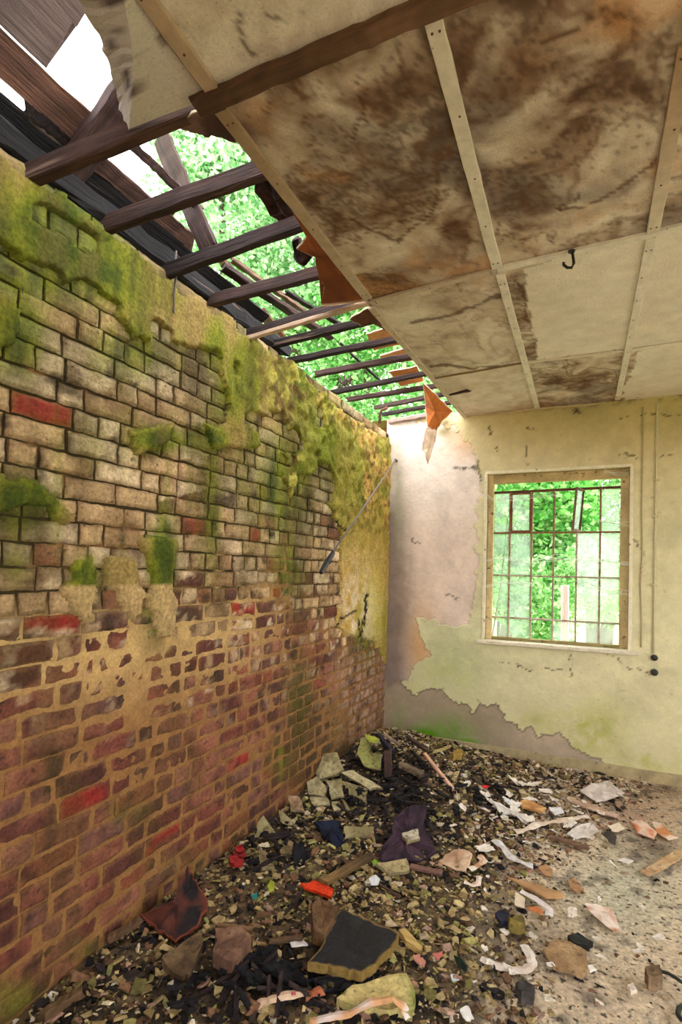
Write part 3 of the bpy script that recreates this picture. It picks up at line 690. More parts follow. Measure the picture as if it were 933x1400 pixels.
    q = [T0+i_-up_, B0+i_+up_, B0+off-i_+up_, T0+off-i_-up_]
    g.add([p+nn for p in q]+[p-nn for p in q], [(0, 1, 2, 3), (7, 6, 5, 4), (0, 4, 5, 1), (1, 5, 6, 2), (2, 6, 7, 3), (3, 7, 4, 0)], L((230, 235, 230)))
    sub(g, 'pane', 'glass', s2)
    return yg
YG = build_window()

# =================================================================== OUTDOORS
mb = MB(); mb.add([(-40, D+.24, -.35), (40, D+.24, -.35), (40, 60, -.35), (-40, 60, -.35)], [(0, 1, 2, 3)], L((150, 176, 112)))
mb.add([(-40, -25, -.35), (-.24, -25, -.35), (-.24, D+.24, -.35), (-40, D+.24, -.35)], [(0, 1, 2, 3)], L((150, 190, 96)))
mb.add([(-.24, -25, -.13), (40, -25, -.13), (40, D+.24, -.13), (-.24, D+.24, -.13)], [(0, 1, 2, 3)], L((168, 156, 130)))
g = mb.build('ground', 'grass', origin=(0, 0, -.35)); struct(g)
def leaves(mb, cen, rad, n, size, cols, seed, shell=.45):
    r = np.random.default_rng(seed); cen = np.array(cen); rad = np.array(rad)
    d = r.normal(size=(n, 3)); d /= np.linalg.norm(d, axis=1)[:, None]
    lump = fbm(d*1.0+5, 2.2, 3, seed); rr = (shell+(1-shell)*r.random(n)**.6)*(.62+.76*lump)
    P = cen+d*rad*rr[:, None]
    keep = fbm(P, 1.1, 3, seed+3) > .38; P = P[keep]; n = len(P)
    a = r.normal(size=(n, 3)); a[:, 2] *= .6; a /= np.linalg.norm(a, axis=1)[:, None]
    b = np.cross(a, r.normal(size=(n, 3))); b /= np.linalg.norm(b, axis=1)[:, None]; c = np.cross(a, b)
    s = size*r.uniform(.6, 1.3, n)[:, None]
    V = np.stack([P, P+a*s*.5+b*s*.32+c*s*.06, P+a*s, P+a*s*.5-b*s*.32+c*s*.06], 1).reshape(-1, 3)
    pal = np.array([L(q) for q in cols]); Cc = pal[r.integers(0, len(pal), n)]*r.uniform(.75, 1.25, n)[:, None]
    k = np.arange(n)*4; F_ = np.concatenate([np.stack([k, k+1, k+2], 1), np.stack([k, k+2, k+3], 1)])
    mb.add(V, F_.tolist(), np.repeat(Cc, 4, 0))
GR1 = [(150, 190, 140), (176, 208, 164), (110, 162, 106), (200, 224, 190)]
GR2 = [(126, 182, 106), (160, 204, 136), (90, 156, 76), (190, 222, 168)]
def tree(name, label, cat, cens, base, n, size, cols, seed, group=None, trunk=.14):
    t = tag(empty(name, base), label, cat, group); b = Vector(base)
    mb = MB()
    for k, (c, r) in enumerate(cens): leaves(mb, c, r, n, size, cols, seed+k*7)
    sub(mb, 'crown', 'leaf', t)
    tk = MB(); c0 = Vector(cens[0][0])
    for k, (c, r) in enumerate(cens):
        c = Vector(c); m1 = b.lerp(c, .5)+Vector((.1*math.sin(seed+k), .1, 0))
        tk.tube([b, b.lerp(m1, .6), m1, m1.lerp(c, .6), c], [trunk, trunk*.8, trunk*.6, trunk*.4, trunk*.15], (88, 74, 60), 9)
    sub(tk, 'trunk', 'bark', t, True); return t
def P3(x, y, t): return tuple(along(x, y, t))
c1 = P3(352, 292, 8.4); tree('tree', 'tall leafy tree seen through the widest gaps between the near joists', 'tree', [(c1, (1.5, 1.5, 1.7)), (P3(425, 372, 8.6), (1.3, 1.3, 1.3)), (P3(300, 215, 9), (1.1, 1.1, .9))], (c1[0]-.6, c1[1]+.4, -.35), 9500, .10, GR1, 5, trunk=.2)
c2 = P3(500, 500, 9); tree('tree', 'leafy tree seen through the far end of the broken roof above the wall top', 'tree', [(c2, (1.7, 1.7, 1.5)), (P3(560, 560, 9), (1.5, 1.5, 1.5)), (P3(455, 455, 9.6), (1.4, 1.4, 1.3))], (c2[0], c2[1]+.6, -.35), 9500, .10, GR2, 9, trunk=.2)
c3 = P3(700, 690, 7.4); tree('tree', 'bright green tree behind the left half of the window, above head height', 'tree', [(c3, (1.1, 1.1, 1.0)), (P3(735, 720, 7.8), (.9, .9, .9))], (c3[0]-.2, c3[1]+.3, -.35), 8000, .10, [(96, 166, 76), (130, 192, 100), (64, 136, 54), (170, 214, 140)], 14)
c4 = P3(800, 690, 8.6); tree('tree', 'pale green feathery tree behind the right half of the window', 'tree', [(c4, (1.5, 1.2, 1.3)), (P3(850, 700, 9), (1.3, 1.2, 1.4))], (c4[0]+.2, c4[1]+.5, -.35), 7000, .10, [(150, 194, 126), (176, 210, 152), (100, 160, 84)], 19)
for k, (x, y, t, rx, rz, n, lab, cols) in enumerate([
        (742, 812, 6.0, .55, .6, 2600, 'leafy green bush standing in the middle of the window view', GR2), (690, 770, 7.6, .9, .8, 2600, 'pale bush at the left edge of the window view', [(160, 210, 120), (130, 190, 90)]),
        (768, 770, 7.0, .6, .55, 2200, 'bush right of the window centre behind the white post', GR2), (830, 790, 8.0, .9, .7, 2400, 'pale low bush at the right edge of the window view', [(170, 215, 130), (140, 200, 100)])]):
    c = P3(x, y, t); tree('bush', lab, 'bush', [(c, (rx, rx, rz))], (c[0], c[1]+.2, -.35), n*2, .075, cols, 31+k*5, trunk=.04)
p = along(776, 825, 4.9); mb = MB(); mb.beam((p[0], p[1], -.34), tuple(along(773, 800, 4.9)), .07, .07, (232, 222, 220), up=(0, 1, 0), n=6, jit=.002)
tag(mb.build('fence_post', 'wood'), 'short white post in the grass outside the window', 'post')
# ivy at the left edge of the window outside
mbl = mb = MB()
for (x, y, r_) in [(685, 702, .09), (693, 697, .07), (681, 737, .06), (708, 765, .08), (712, 755, .05), (706, 772, .06)]:
    leaves(mb, onY(x, y, D+.32), (r_, .04, r_), 34, .06, [(50, 150, 40), (70, 170, 50)], int(x), .1)
sub_r = tag(empty('climbing_plant', (.84, D+.3, -.3)), 'dark green climbing leaves against the outside of the left window panes', 'plant')
mb = MB(); mb.tube([(.84, D+.3, -.3), (.8, D+.3, .6), (.9, D+.32, 1.3), (.95, D+.32, 1.9)], .006, (90, 80, 50), 6); sub(mb, 'stem', 'bark', sub_r); sub(mbl, 'foliage', 'leaf', sub_r)

# =================================================================== ROOF TIMBERS
CH, CH2, CHB = (38, 28, 28), (60, 42, 38), (22, 19, 21)
JG = 'burnt ceiling joists bridging the open gap'
JO = [  # left px on the wall face, right px at the ceiling edge, height m, label
    ((52, 244), (300, 136), .085, 'dark stained main joist crossing above the nearest ceiling bay', (70, 48, 42)),
    ((150, 306), (360, 232), .085, 'charred joist with split left end, next after the main dark joist', CH2),
    ((232, 370), (410, 305), .08, 'charred joist where the hanging wire dangles, third along the gap', CH),
    ((292, 411), (432, 374), .075, 'charred joist ending at the torn brown hardboard edge', CH2),
    ((342, 456), (446, 424), .06, 'dark joist with a pale batten nailed along its underside', CH),
    ((378, 470), (511, 437), .055, 'blackened joist just beyond the crossing of the ceiling battens', CHB),
    ((404, 492), (546, 463), .05, 'sixth slim joist, beneath the first scrap of orange hardboard', CH),
    ((441, 510), (567, 486), .05, 'slim weathered joist below the second scrap of orange hardboard', CH2),
    ((464, 535), (574, 512), .045, 'joist over the rusty tangle on the wall top', CH),
    ((484, 545), (574, 531), .045, 'pale-faced slim joist right after the rusty tangle', CH2),
    ((520, 556), (576, 545), .045, 'short joist beside the bent pipe', CH2),
    ((528, 566), (578, 557), .04, 'dark short joist second from the window wall', CH),
]
for k, (a, b, hh, lab, cc) in enumerate(JO):
    A = onX(*a, .0); B_ = onZ(*b, H+.03+hh/2*.3)
    if k == 0:
        B_ = onZ(288, 138, H+.045); A = onX(52, 236, .02)
    d = (B_-A)/np.linalg.norm(B_-A); A = A-d*.04; Bx = B_+d*(.45 if k else .5)
    mb = MB(); mb.beam(A, Bx, .034 if k else .04, hh*.72 if k else .06, cc, n=16, jit=.0022, ragged=.03, cvar=.35, c2=(CH2 if k else (80, 56, 44)), seed=k+1)
    tag(mb.build('ceiling_joist', 'char'), lab, 'joist', JG)
    if k == 0:
        mb = MB(); mb.beam(onZ(268, 146, H-.012), onZ(664, -22, H-.012), .05, .024, (84, 60, 46), n=26, jit=.0025, cvar=.3, c2=(112, 82, 60), ragged=.01, seed=61)
        tag(mb.build('ceiling_batten', 'wood'), 'dark stained bare timber batten crossing the nearest part of the ceiling', 'batten')
    if k == 4:
        mb = MB(); mb.beam(onX(338, 463, .0), onZ(504, 414, H-.004), .026, .02, (186, 160, 138), n=16, jit=.0012, cvar=.12)
        tag(mb.build('ceiling_batten', 'batten'), 'pale batten running left from the ceiling under the joist', 'batten')
mb = MB(); mb.beam(onY(532, 577, D-.02), onY(586, 568, D-.02), .05, .035, (160, 140, 132), n=10, jit=.003, cvar=.25)
tag(mb.build('wall_plate', 'wood'), 'weathered pale timber plate on top of the window wall at the corner', 'timber')
mb = MB(); mb.beam((-.07, -.6, 2.665), (-.07, 2.55, 2.665), .13, .085, CHB, n=40, jit=.008, ragged=.05, cvar=.4)  # char black, also standing in for the deep shade under the eave
tag(mb.build('wall_plate', 'char'), 'charred timber plate lying along the brick wall top under the joist ends', 'timber')
# roof: sarking boards near the eave and up the slope at the camera end
S = .7; RZ = 2.80
def rp(X, Y, dz=0): return (X, Y, RZ+S*X+dz)
RU = Vector((-S, 0, 1)).normalized()
SB = [(-.125, -.6, 2.35, .25, CHB, 'lowest sarking board at the eave, charred black'), (.043, -.6, 1.2, .105, (104, 74, 60), 'brown sarking board below the bright hole in the roof'),
      (.0, 1.15, 1.75, .06, (84, 60, 52), 'brown sarking board beside the long bright slit'), (.10, 1.25, 1.66, .03, CH2, 'thin lath between the two bright slits'), (-.012, 1.01, 1.24, .04, CH, 'short black lath closing the eave gap')]
for (X, ya, yb, wd, cc, lab) in SB:
    mb = MB(); mb.beam(rp(X, ya), rp(X, yb), wd, .016, cc, up=RU, n=24, jit=.004, ragged=.05, cvar=.35, seed=int(X*100+50))
    tag(mb.build('roof_board', 'char'), lab, 'board')
for i in range(7):
    X = .15+i*.115; mb = MB(); mb.beam(rp(X, -.7), rp(X, 1.0+rnd.uniform(-.008, .008)), .146, .016, (104, 92, 88), up=RU, n=20, jit=.002, ragged=.012, cvar=.2, seed=i+70)
    tag(mb.build('roof_board', 'wood'), 'grey sarking board of the roof slope above the nearest ceiling bay', 'board', 'sarking boards left over the camera end')
for Y, X0, X1, lab in [(1.195, -.12, .26, 'broken rafter stub along the lower edge of the bright roof hole')]:
    mb = MB(); mb.beam(rp(X0, Y, -.03), rp(X1, Y, -.03), .045 if X1 > .5 else .09, .05, CH2, up=RU, n=14, jit=.003, ragged=.03, cvar=.35)
    tag(mb.build('rafter', 'char'), lab, 'rafter')
# broken boards among the joists
def tb(name, p, q, wd, th, cc, lab, cat, up=(0, 0, 1), mat='char', **k):
    mb = MB(); mb.beam(p, q, wd, th, cc, up=up, n=14, jit=.003, ragged=.03, cvar=.35, **k); return tag(mb.build(name, mat), lab, cat)
tb('roof_board', onY(287, 342, 1.66), onY(222, 192, 1.62), .085, .02, (62, 44, 40), 'split charred board standing upright between two joists', 'board', up=(.2, 1, .1))
tb('roof_batten', onZ(306, 366, 2.80), onZ(450, 460, 2.80), .05, .025, CH2, 'broken roof batten lying diagonally across the joists', 'batten')
tb('roof_batten', onZ(318, 356, 2.86), onZ(420, 428, 2.86), .03, .02, (110, 84, 66), 'thin pale split batten beside the diagonal broken one', 'batten')
tb('roof_batten', onZ(270, 318, 2.86), onZ(330, 385, 2.84), .035, .02, (130, 104, 86), 'pale splintered batten behind the upright charred board', 'batten')
tb('roof_board', onZ(356, 425, 2.8), onZ(386, 462, 2.8), .06, .016, (110, 66, 44), 'red-brown scrap of board behind the fourth joist', 'board')
tb('roof_board', onZ(392, 400, 2.8), onZ(470, 446, 2.8), .03, .014, CH, 'charred lath sticking out beyond the diagonal batten', 'lath')
tb('roof_batten', onZ(466, 470, 2.76), onZ(520, 520, 2.74), .014, .012, CHB, 'thin dark splinter hanging between the far joists', 'splinter')
tb('roof_board', onX(150, 300, -.05), onX(330, 432, -.05), .13, .02, CHB, 'charred eave board lying behind the joist ends above the mossy wall', 'board', up=(1, 0, .6))  # near-black colour carries the eave shade as well as charring
tb('roof_board', onZ(250, 262, 2.86), onZ(222, 300, 2.82), .04, .02, (90, 70, 60), 'small splintered board near the bright slit', 'board')
# dark wrinkled felt flaps above joists
for k, (pts, z, lab) in enumerate([([(395, 262), (360, 232), (345, 250), (362, 285), (385, 305), (408, 296)], 2.84, 'ragged roofing felt flap beyond the second joist'),
                                   ([(398, 330), (412, 322), (426, 350), (416, 366), (400, 352)], 2.82, 'small ragged roofing felt flap beyond the third joist')]):
    mb = MB(); mb.sheet([onZ(x, y, z-.012*(i % 2)) for i, (x, y) in enumerate(pts)], .008, (34, 28, 30), .012, 3, .02, c2=(60, 40, 36), seed=k+3)
    tag(mb.build('roofing_felt', 'cloth'), lab, 'felt')
# torn ceiling hardboard
def torn(pts, lab, c, c2, edge=(205, 190, 165), th=.007, rag=.008, seed=1, bumpy=.003, mat='hard', name='torn_hardboard'):
    mb = MB(); mb.sheet(pts, th, c, rag, 5, bumpy, c2=c2, edge=edge, seed=seed); return tag(mb.build(name, mat), lab, 'board')
Zc = lambda l, z=H-.004: [onZ(x, y, z) for x, y in l]
torn(Zc([(366, 226), (412, 296), (420, 318), (408, 340), (430, 352), (436, 378), (444, 392), (440, 418), (502, 410), (460, 352), (415, 292)]), 'torn brown hardboard edge hanging beside the ceiling batten', (150, 84, 48), (112, 60, 36), seed=2)
torn(Zc([(503, 420), (476, 436), (494, 444), (512, 438), (530, 452)], H), 'small torn board corner beyond the batten crossing', (128, 84, 58), (96, 60, 44), seed=3)
torn(Zc([(500, 456), (528, 447), (550, 470), (512, 478)], 2.79), 'first scrap of orange hardboard lying on the joists', (232, 170, 116), (206, 134, 84), seed=4)
torn(Zc([(520, 486), (553, 476), (566, 492), (528, 498)], 2.79), 'second scrap of orange hardboard lying on the joists', (232, 170, 116), (206, 134, 84), seed=5)
torn(Zc([(532, 508), (570, 500), (580, 520), (548, 528)], 2.78), 'third scrap of orange hardboard lying on the joists', (232, 170, 116), (206, 134, 84), seed=6)
a = [onZ(578, 522, H), onZ(598, 540, H), onZ(620, 562, H), onY(604, 577, 3.98), onY(597, 588, 3.96), onY(584, 584, 3.94), onY(582, 556, 3.9)]
fl = torn(a, 'orange-brown hardboard flap hanging down at the far ceiling corner', (206, 124, 62), (176, 98, 46), seed=7, name='hanging_hardboard_flap')
mb = MB(); mb.sheet([onY(583, 585, 3.94), onY(598, 587, 3.955), onY(596, 602, 3.95), onY(590, 620, 3.94), onY(585, 636, 3.94), onY(582, 622, 3.93), onY(577, 612, 3.93)], .004, (226, 206, 180), .006, 4, .004, c2=(190, 160, 130), edge=(150, 90, 56), seed=8)
o = sub(mb, 'curled_tip', 'paper', fl); o['label'] = 'pale curled tip of the hardboard flap'
# drooping ceiling board left of the first batten, nearest bay
def flap():
    mb = MB(); n = 26; V = []; C = []; cols = 7
    P0 = [(186, -8), (218, 40), (250, 84), (288, 134)]; P1 = [(166, -20), (180, 60), (183, 110), (176, 176)]; P2 = [(96, -24), (136, 52), (160, 120), (165, 190)]
    def ip(Pl, t): 
        k = np.linspace(0, 1, len(Pl)); return np.interp(t, k, [p[0] for p in Pl]), np.interp(t, k, [p[1] for p in Pl])
    for i in range(n+1):
        t = i/n; A = onZ(*ip(P0, t), H+.004); F1 = onZ(*ip(P1, t), H-.03); E1 = onZ(*ip(P2, t), H+.05)
        if t > .8: E1 = F1+(E1-F1)*(1.02-t)/.22
        for j in range(cols):
            s = j/(cols-1)
            p = A+(F1-A)*(s/.5) if s <= .5 else F1+(E1-F1)*((s-.5)/.5)
            e = .006 if j == cols-1 else .001
            V.append(p+np.array([rnd.uniform(-e, e), rnd.uniform(-e, e), rnd.uniform(-.001, .001)]))
    V = np.array(V); m = len(V); t1 = ss(.6, .7, fbm(V, 22, 4, 401)); t1 = ss(.60, .66, fbm(V, 16, 4, 401)); C = mixc(np.repeat(L((196, 186, 176))[None], m, 0), L((78, 56, 60))[None], t1*.9)
    F_ = []
    for i in range(n):
        for j in range(cols-1):
            q = i*cols+j; F_.append((q, q+cols, q+cols+1, q+1)); F_.append((m+q+1, m+q+cols+1, m+q+cols, m+q))
    per = [j for j in range(cols)]+[i*cols+cols-1 for i in range(1, n+1)]+[n*cols+j for j in range(cols-2, -1, -1)]+[i*cols for i in range(n-1, 0, -1)]
    for a, b in zip(per, per[1:]+per[:1]): F_.append((a, b, m+b, m+a))
    V2 = V.copy(); V2[:, 2] += .008
    mb.add(np.concatenate([V, V2]), F_, np.concatenate([C, np.repeat(L((110, 74, 52))[None], m, 0)]))
    tag(mb.build('drooping_ceiling_board', 'board', smooth=False), 'mouldy ceiling board drooping beside the first batten under the bright roof hole', 'board')
flap()
torn(Zc([(226, 168), (262, 152), (302, 140), (332, 186), (322, 195), (300, 186), (276, 184), (256, 178)], H+.002), 'dark mouldy scrap of ceiling board below the main dark joist', (120, 92, 84), (70, 50, 48), seed=12, rag=.006)
# pieces on the wall top
mb = MB(); mb.tube([onX(519, 578, .03), onX(520, 566, .03), onX(522, 561, .05), onX(530, 557, .1)], .011, (84, 58, 48), 9)
tag(mb.build('bent_pipe', 'rust', smooth=True), 'bent rusty pipe on the brick wall top by the corner', 'pipe')
mb = MB()
for k in range(12):
    p = onX(472+rnd.uniform(-8, 12), 528+rnd.uniform(-7, 4), -.03+rnd.uniform(-.03, .03)); q = p+np.array([rnd.uniform(-.05, .05), rnd.uniform(-.06, .06), rnd.uniform(-.01, .06)]); r_ = (p+q)/2+np.array([0, 0, .03])
    mb.tube([p, r_, q], .006, (44, 30, 26), 6)
tag(mb.build('rusty_tangle', 'rust'), 'dark rusty tangle of scrap on the brick wall top', 'scrap')
mb = MB(); mb.tube([onX(241, 343, .03), onX(240, 360, .035), onX(241, 382, .02), onX(238, 405, .02), onX(238, 428, .015)], .004, (84, 74, 64), 6)
tag(mb.build('hanging_wire', 'metal'), 'short wire dangling down the mossy wall from the third joist', 'wire')
# rod with handle
P0 = onY(541, 629, D-.03); P1 = onX(452, 760, .06)
rd = tag(empty('window_rod', tuple(onX(440, 783, .05))), 'thin metal rod with dark handle hanging slantwise in the corner', 'rod')
mb = MB(); mb.tube([P0, P0*.5+P1*.5+np.array([0, 0, -.004]), P1], .007, (120, 108, 104), 8); sub(mb, 'rod', 'metal', rd, True)
mb = MB(); A = onX(456, 755, .06); B_ = onX(439, 783, .06); mb.beam(A, B_, .03, .03, (40, 40, 46), n=6, jit=.001, taper=.3); mb.tube([onX(444, 770, .04), onX(452, 768, .075)], .013, (46, 46, 52), 8); sub(mb, 'handle', 'metal', rd)
mb = MB(); mb.tube([P0, P0+np.array([0, .03, 0])], .012, (60, 52, 48), 8); sub(mb, 'hook', 'metal', rd)
# hook on the ceiling
h = onZ(782, 343, H-.014); hk = MB(); d = lambda x, y: onY(x, y, h[1]); 
hk.tube([d(783, 345), d(784, 352), d(785, 360), d(782, 366), d(776, 366), d(771, 362), d(771, 359)], .0055, (26, 24, 24), 8); hk.disc(h, (0, 0, -1), [(.014, 0), (.012, .006)], (30, 28, 28), 12)
tag(hk.build('ceiling_hook', 'metal'), 'black iron hook on the ceiling batten', 'hook')

# ---------------------------------------------------------------- fittings on the back wall
def wallpipe(pts, r_, c, lab, off=.012):
    mb = MB(); mb.tube([onY(x, y, D-off) for x, y in pts], r_, c, 8); return tag(mb.build('conduit', 'batten', smooth=True), lab, 'conduit')
cd = wallpipe([(899, 552), (898, 640), (896, 760), (894, 893)], .0075, (212, 206, 168), 'painted conduit running down to the round black switches')
for (x, y) in [(898, 656), (896, 706), (895, 800)]:
    mb = MB(); p = onY(x, y, D-.012); mb.beam(p-np.array([.02, 0, 0]), p+np.array([.02, 0, 0]), .02, .014, (200, 190, 150), n=2); sub(mb, 'saddle_clip', 'batten', cd)
wallpipe([(880, 556), (879, 640), (878, 700), (879, 755), (876, 800), (878, 850), (877, 885)], .005, (190, 178, 138), 'thin painted cable running down beside the right window edge')
for (x, y, r_, lab) in [(895, 899, .021, 'upper round black switch at the end of the conduit'), (895, 919, .023, 'lower round black switch below the conduit end')]:
    s_ = MB(); p = onY(x, y, D-.004); s_.disc(p, (0, -1, 0), [(r_*1.05, 0), (r_*1.05, .012), (r_, .02), (r_*.8, .028), (r_*.3, .031)], (30, 30, 32), 22)
    o = tag(s_.build('light_switch', 'metal'), lab, 'switch'); k = MB(); k.tube([p+np.array([0, -.03, 0]), p+np.array([0, -.045, .008])], .005, (22, 22, 24), 8); sub(k, 'toggle', 'metal', o)
# cobweb strands over the window
for k, (pts, lab) in enumerate([([(663, 767), (690, 764), (724, 770), (760, 762), (806, 764), (862, 772)], 'wispy cobweb strand across the middle of the window'), ([(665, 678), (676, 683), (712, 679), (760, 676)], 'cobweb strand across the upper left of the window'), ([(820, 712), (845, 715), (862, 716)], 'short cobweb strand at the upper right of the window'), ([(664, 801), (690, 797), (730, 799)], 'cobweb strand low on the left of the window'), ([(800, 797), (830, 808), (860, 810)], 'cobweb strand low on the right of the window'), ([(826, 642), (845, 648), (860, 646)], 'cobweb in the top right corner of the window reveal')]):
    mb = MB()
    for j in range(7):
        pp = [onY(x, y+rnd.uniform(-3.0, 3.0)+2*math.sin(j+i), D-.002+.075*(1-abs(2*i/(len(pts)-1)-1))) for i, (x, y) in enumerate(pts)]
        mb.tube(pp, .0009, (244, 246, 240), 4)
    tag(mb.build('cobweb', 'web'), lab, 'cobweb', 'cobwebs on the window')

# =================================================================== RUBBLE
def onheap(x, y, dz=0.0):
    """point of the rubble surface seen at a pixel, raised by dz"""
    z = 0.03
    for _ in range(6):
        p = onZ(x, y, z); z = .6*z+.4*(fz(p[0], p[1])+.012+dz)
    return np.array(onZ(x, y, z))
def Zq(sx, ox, oy): return lambda l: [(ox+x/sx, oy+y/sx) for x, y in l]
Za = Zq(2.916, 320, 980); Zb = Zq(2.802, 600, 1000); Zc_ = Zq(2.643, 580, 1150); Zd = Zq(2.916, 300, 1150); Ze = Zq(2.666, 0, 1150)
SD = [100]
def piece(name, cat, label, pts, c, c2=None, th=.012, lift=None, mat='slab', rag=.004, bumpy=.004, edge=None, sub_=3, group=None, cn=14, base=.004):
    """flat-ish fragment lying in the rubble: outline in the photo, lift = height of each corner above the heap"""
    SD[0] += 1; n = len(pts); lf = [0.0]*n if lift is None else (list(lift) if hasattr(lift, '__len__') else [lift]*n)
    P = [onheap(x, y, base+lf[i]) for i, (x, y) in enumerate(pts)]
    mb = MB(); mb.sheet(P, th, c, rag, sub_, bumpy, c2=c2, edge=edge, seed=SD[0], cn=cn)
    o = mb.build(name, mat)
    return tag(o, label, cat, group)
def plank(name, cat, label, p, q, wd, th, c, c2=None, mat='wood', lp=.0, lq=.0, group=None, up=(0, 0, 1), jit=.0015, ragged=.008):
    SD[0] += 1; A = onheap(*p, th/2+.006+lp); B_ = onheap(*q, th/2+.006+lq)
    mb = MB(); mb.beam(A, B_, wd, th, c, up=up, n=10, jit=jit, ragged=ragged, cvar=.25, c2=c2, seed=SD[0]); return tag(mb.build(name, mat), label, cat, group)
def strip(name, cat, label, path, wd, c, c2=None, lift=None, mat='paper', group=None, th=.0015, twist=.4):
    """a ribbon of paper or card following a path, curling off the ground"""
    SD[0] += 1; r = random.Random(SD[0]); n = len(path)
    P = [Vector(onheap(x, y, .006+(lift[i] if lift else 0))) for i, (x, y) in enumerate(path)]
    Q = []; 
    for i in range(n-1):
        for k in range(4): Q.append(P[i].lerp(P[i+1], k/4))
    Q.append(P[-1]); V = []; Fc = []; m = len(Q)
    for i, p in enumerate(Q):
        d = (Q[min(i+1, m-1)]-Q[max(i-1, 0)]); d.z *= .3; a = d.cross(Vector((0, 0, 1))).normalized(); tw = twist*math.sin(i*.9+SD[0])*.5
        a = (a*math.cos(tw)+Vector((0, 0, 1))*math.sin(tw)); nn = Vector((0, 0, 1)); ww = wd*r.uniform(.85, 1.1)/2
        for s_ in (-1, 0, 1):
            V.append(p+a*ww*s_+nn*(.004*(1-abs(s_))+abs(math.sin(tw))*ww))
    m3 = len(V); V2 = [v-Vector((0, 0, th)) for v in V]
    for i in range(m-1):
        for j in range(2):
            q = i*3+j; Fc += [(q, q+1, q+4, q+3), (m3+q+3, m3+q+4, m3+q+1, m3+q)]
    per = [0, 1, 2]+[i*3+2 for i in range(1, m)]+[(m-1)*3+1, (m-1)*3]+[i*3 for i in range(m-2, 0, -1)]
    for a, b in zip(per, per[1:]+per[:1]): Fc.append((b, a, m3+a, m3+b))
    VV = np.array([tuple(v) for v in V+V2]); t = ss(.42, .58, fbm(VV, 12, 3, SD[0])); c1 = L(c)[None]; cc = L(c if c2 is None else c2)[None]
    mb = MB(); mb.add(VV, Fc, c1*(1-t[:, None])+cc*t[:, None]); return tag(mb.build(name, mat), label, cat, group)

SLC, SLD = (186, 174, 132), (140, 130, 92)
# plaster slabs leaning along the foot of the brick wall
for (pts, lf, lab, c, c2) in [
    ([(310, 200), (365, 150), (415, 143), (440, 215), (400, 240), (340, 252)], [.05, .12, .13, .06, .03, .02], 'large upright plaster slab, biggest of those against the brick wall', SLC, SLD),
    ([(290, 265), (330, 240), (370, 280), (365, 322), (300, 310)], [.04, .06, .05, .01, .01], 'rounded plaster slab just below the largest upright one', SLC, (160, 150, 116)),
    ([(370, 260), (430, 250), (440, 320), (390, 327)], [.05, .06, .01, .01], 'broad grey plaster slab in the middle of the leaning row', (170, 160, 128), SLD),
    ([(430, 225), (475, 215), (592, 285), (540, 292)], [.05, .06, .05, .03], 'long thin pale plaster slab tilted over the leaning row', (200, 190, 152), SLC),
    ([(447, 262), (530, 292), (525, 342), (460, 310)], [.03, .03, .01, .01], 'plaster slab tucked under the long thin pale one', (176, 166, 128), SLD),
    ([(505, 90), (545, 80), (552, 150), (590, 150), (585, 212), (520, 200), (490, 150)], [.12, .12, .08, .06, .02, .02, .07], 'stepped mossy slab standing in the far corner', (150, 150, 88), (120, 118, 74)),
    ([(520, 70), (580, 90), (575, 110), (540, 106)], [.13, .13, .12, .12], 'yellow-green leaf shaped scrap on top of the far corner heap', (178, 190, 76), (150, 160, 60)),
    ([(90, 440), (120, 395), (170, 462), (130, 486), (95, 486)], [.02, .07, .03, .0, .0], 'pointed upright plaster slab nearest the red crumpled plastic', (184, 176, 130), SLD),
    ([(180, 370), (242, 420), (220, 436), (188, 420)], [.05, .03, .01, .01], 'narrow plaster slab between the two upright ones at the wall foot', SLC, (156, 140, 110)),
    ([(215, 318), (265, 320), (282, 380), (225, 376)], [.06, .06, .02, .02], 'brownish plaster slab with its back to the brick wall', (160, 132, 104), (130, 104, 80)),
    ([(430, 330), (445, 340), (470, 388), (458, 396)], [.02, .02, .0, .0], 'slim plaster splinter hanging off the leaning row', SLC, SLD),
    ([(300, 325), (370, 330), (386, 355), (320, 357)], [.015, .015, .005, .005], 'flat plaster slab at the foot of the rounded one', (178, 168, 132), SLD),
    ([(385, 345), (420, 340), (430, 372), (400, 380)], [.01, .01, .0, .0], 'small square plaster slab beside the slim splinter', (186, 178, 140), SLD),
    ([(98, 530), (140, 545), (160, 602), (110, 610)], [.02, .02, .0, .0], 'plaster slab lying above the red crumpled plastic', (140, 124, 92), (110, 96, 70)),
    ([(442, 440), (560, 442), (545, 470), (500, 475), (440, 490)], [.02, .02, .01, .0, .0], 'flat pale slab right of the dark blue cloth', (160, 148, 108), (130, 120, 84)),
    ([(570, 592), (690, 570), (700, 620), (620, 632)], [.02, .02, .005, .005], 'oblong stone slab beside the end of the weathered plank', (168, 152, 112), (140, 124, 88)),
    ([(668, 466), (735, 448), (742, 490), (690, 506)], [.03, .03, .02, .02], 'pale lichen-spotted slab lying on the purple sheet', (190, 180, 158), (150, 140, 118)),
    ([(195, 500), (235, 492), (238, 540), (200, 545)], [.01, .01, .0, .0], 'brown plaster slab left of the dark blue cloth', (150, 128, 94), (120, 100, 70)),
]: piece('plaster_slab', 'plaster slab', lab, Za(pts), c, c2, .014, lf, 'slab', .006, .006, edge=(150, 138, 104))
piece('cloth', 'cloth', 'dark blue cloth lying rumpled on the rubble', Za([(320, 430), (370, 418), (428, 416), (430, 470), (440, 516), (390, 516), (360, 475)]), (24, 32, 56), (14, 18, 32), .008, [.03, .04, .05, .03, .0, .0, .02], 'cloth', .006, .016)
